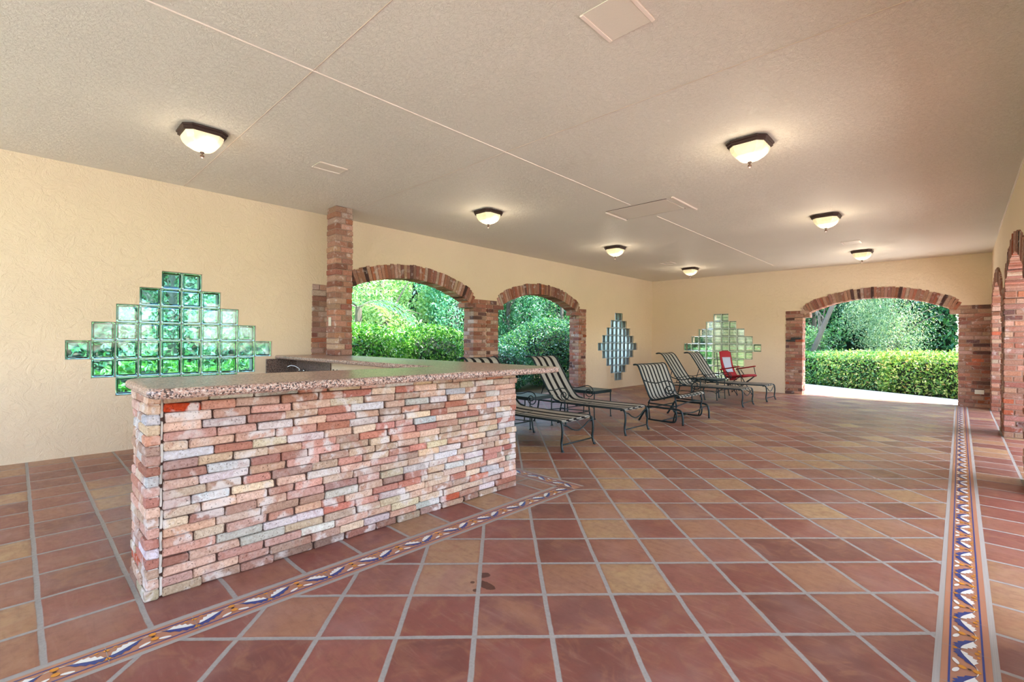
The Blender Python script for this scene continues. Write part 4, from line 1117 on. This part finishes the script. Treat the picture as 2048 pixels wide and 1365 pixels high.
# far side: clipped hedge in pieces and the wood behind it
gH = 'hedge shrubs along the far patio'
hs = [(-7.2, 'dark green hedge shrub hidden mostly left of the far arch', MID), (-5.35, 'green hedge shrub at the left edge of the far arch', MID), (-3.6, 'mid green hedge shrub left of centre in the far arch', MID + [((120, 180, 60), 3)]),
      (-1.9, 'yellow-green hedge shrub in the centre of the far arch', YEL + MID), (-.25, 'sunlit yellow hedge shrub right of centre in the far arch', YEL), (1.4, 'pale yellow-green hedge shrub at the right edge of the far arch', YEL), (3.1, 'hedge shrub beyond the right pier of the far arch', YEL)]
for i, (x, lb, pal) in enumerate(hs):
    y = PB(x) + 1.1
    root = empty('hedge_shrub', (x, y, G), math.atan(-.603), lb, 'shrub', gH)
    n = 8500; P_ = NR.random((n, 3)) * 2 - 1
    ax_ = NR.integers(0, 3, n); sg_ = np.where(NR.random(n) < .8, -1, 1)
    ex = 1 - .22 * NR.random(n) ** 1.5
    P_[:, 1] = np.where(ax_ == 0, sg_ * ex, P_[:, 1]); P_[:, 2] = np.where(ax_ == 1, ex, P_[:, 2]); P_[:, 0] = np.where(ax_ == 2, np.sign(P_[:, 0]) * ex, P_[:, 0])
    P_ *= np.array([1.08, .85, .5]); P_[:, 2] += .56; P_ += NR.normal(size=(n, 3)) * .05
    P_[:, 1] -= .10 * np.sin(P_[:, 0] * 3 + i) * (P_[:, 2]); P_[:, 2] = np.maximum(P_[:, 2] * (1 + .05 * math.sin(i * 2.1)), .04)
    leaf_mesh('foliage', P_, .085, pick(n, pal), root, 'leaf')
    b = MB(); b.box((-.95, -.62, .1), (.95, .62, .86), 'darkcore'); b.build('dark_filler', root)  # dark box added inside the hedge leaves to block see-through
    b = MB()
    for _ in range(7): xx, yy = rg.uniform(-.8, .8), rg.uniform(-.7, .2); b.tube([(xx, yy, 0), (xx + rg.uniform(-.1, .1), yy + rg.uniform(-.1, .1), .5)], .014, 'bark', n=4)
    b.build('stem', root)
gF = 'trees of the wood beyond the far hedge'
tree(-4.05, 19.0, 8.0, (1.9, 1.6, 1.7), 9000, .12, DKG, 'tall dark tree with leaning grey trunk at the left of the far arch', group=gF, lean=(2.5, -.2), tr=.10, seed=30, cz=5.0)
tree(-3.6, 19.6, 3.0, (1.1, .9, 1.0), 1800, .08, [((140, 186, 140), 3), ((96, 150, 110), 3)], 'slender sapling with forked pale stems behind the left of the hedge', group=gF, tr=.05, seed=31, cz=1.5)
tree(-1.7, 20.3, 5.4, (1.9, 1.5, 2.6), 22000, .075, GRY + [((214, 228, 206), 3)], 'big grey-green weeping tree in the centre of the far arch', 'weeping_tree', gF, tr=.16, seed=32, cz=2.5, droop=1.2, aspect=.3, clumps=34)
tree(1.6, 19.4, 5.4, (1.7, 1.4, 2.4), 14000, .09, GRY + [((206, 224, 206), 3)], 'pale green tree at the right of the far arch', group=gF, tr=.14, seed=33, cz=2.6, clumps=26)
tree(.3, 23.5, 8, (2.8, 2.2, 3.6), 12000, .15, DKG + [((70, 130, 60), 4)], 'darker tree behind the weeping tree, near the arch crown', group=gF, seed=34, cz=4.2)
tree(-9.5, 25.5, 8, (3.2, 2.6, 3.8), 12000, .18, DKG, 'dark tree far behind the leaning trunk', group=gF, seed=35, cz=3.8)
tree(5.0, 21.5, 7, (3.0, 2.2, 3.4), 12000, .16, MID, 'mid green tree beyond the right end of the hedge', group=gF, seed=36, cz=3.4)
tree(-5.2, 27.0, 9, (3.4, 2.6, 4.2), 12000, .19, DKG, 'dark background tree between the leaning trunk and the weeping tree', group=gF, seed=37, cz=4.2)
# closed wood far behind: one leafy mass
mb = MB()
def mass(name, path, zt, n, pal, size):
    root = empty(name, (0, 0, G), 0, kind='stuff'); tag(root, 'continuous dark woodland closing the view behind the trees', 'woodland')
    P_ = []
    for (x0, y0), (x1, y1) in zip(path[:-1], path[1:]):
        k_ = n // (len(path) - 1); t = NR.random(k_); nx, ny = y1 - y0, x0 - x1; l_ = math.hypot(nx, ny); o_ = NR.normal(size=k_) * .6
        P_.append(np.stack([x0 + (x1 - x0) * t + nx / l_ * o_, y0 + (y1 - y0) * t + ny / l_ * o_, NR.random(k_) * zt * (1 + .15 * np.sin(t * 20))], 1))
    P_ = np.concatenate(P_); leaf_mesh('foliage', P_, size, pick(len(P_), pal), root, 'leaf', up=.2)['kind'] = 'stuff'
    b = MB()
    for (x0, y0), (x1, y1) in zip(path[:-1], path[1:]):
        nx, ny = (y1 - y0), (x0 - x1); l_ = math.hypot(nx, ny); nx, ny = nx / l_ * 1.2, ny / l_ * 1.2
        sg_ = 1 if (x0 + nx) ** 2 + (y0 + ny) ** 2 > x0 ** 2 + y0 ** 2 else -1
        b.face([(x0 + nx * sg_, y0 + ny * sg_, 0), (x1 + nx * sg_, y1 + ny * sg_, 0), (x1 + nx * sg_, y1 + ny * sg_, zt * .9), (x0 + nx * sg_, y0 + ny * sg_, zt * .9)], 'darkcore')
    o = b.build('dark_filler', root); o['kind'] = 'stuff'  # dark sheets added behind the leaves to close the gaps
mass('woodland', [(-24, -16), (-25, 6), (-22, 20), (-14, 31), (0, 33), (12, 27)], 9, 60000, DKG + MID, .30)
# louvred screen outside the far window
sc_ = empty('louvred_screen', (-4.42, FY + .95, 0), 0, 'pale green slatted screen standing close behind the far glass block window', 'screen')
b = MB()
for i in range(26): b.box((-.86, -.012, .05 + i * .088), (.86, .03, .05 + i * .088 + .07), 'slat')
b.build('slats', sc_)
b = MB()
for x in (-.88, -.02, .86): b.box((x - .02, .03, -.045), (x + .02, .07, 2.36), 'slat')
b.build('frame', sc_)

b = MB(); b.box((-8.52, 12.75, G - .02), (-8.40, 15.9, 2.3), 'bluewall')  # wall added so the far left glass blocks look pale blue
b.chbox((-8.55, 12.73, 2.3), (-8.37, 15.92, 2.36), 'bluewall')
tag(b.build('added_pale_wall'), 'added pale blue wall that lightens the view through the narrow far left glass block window', 'wall')
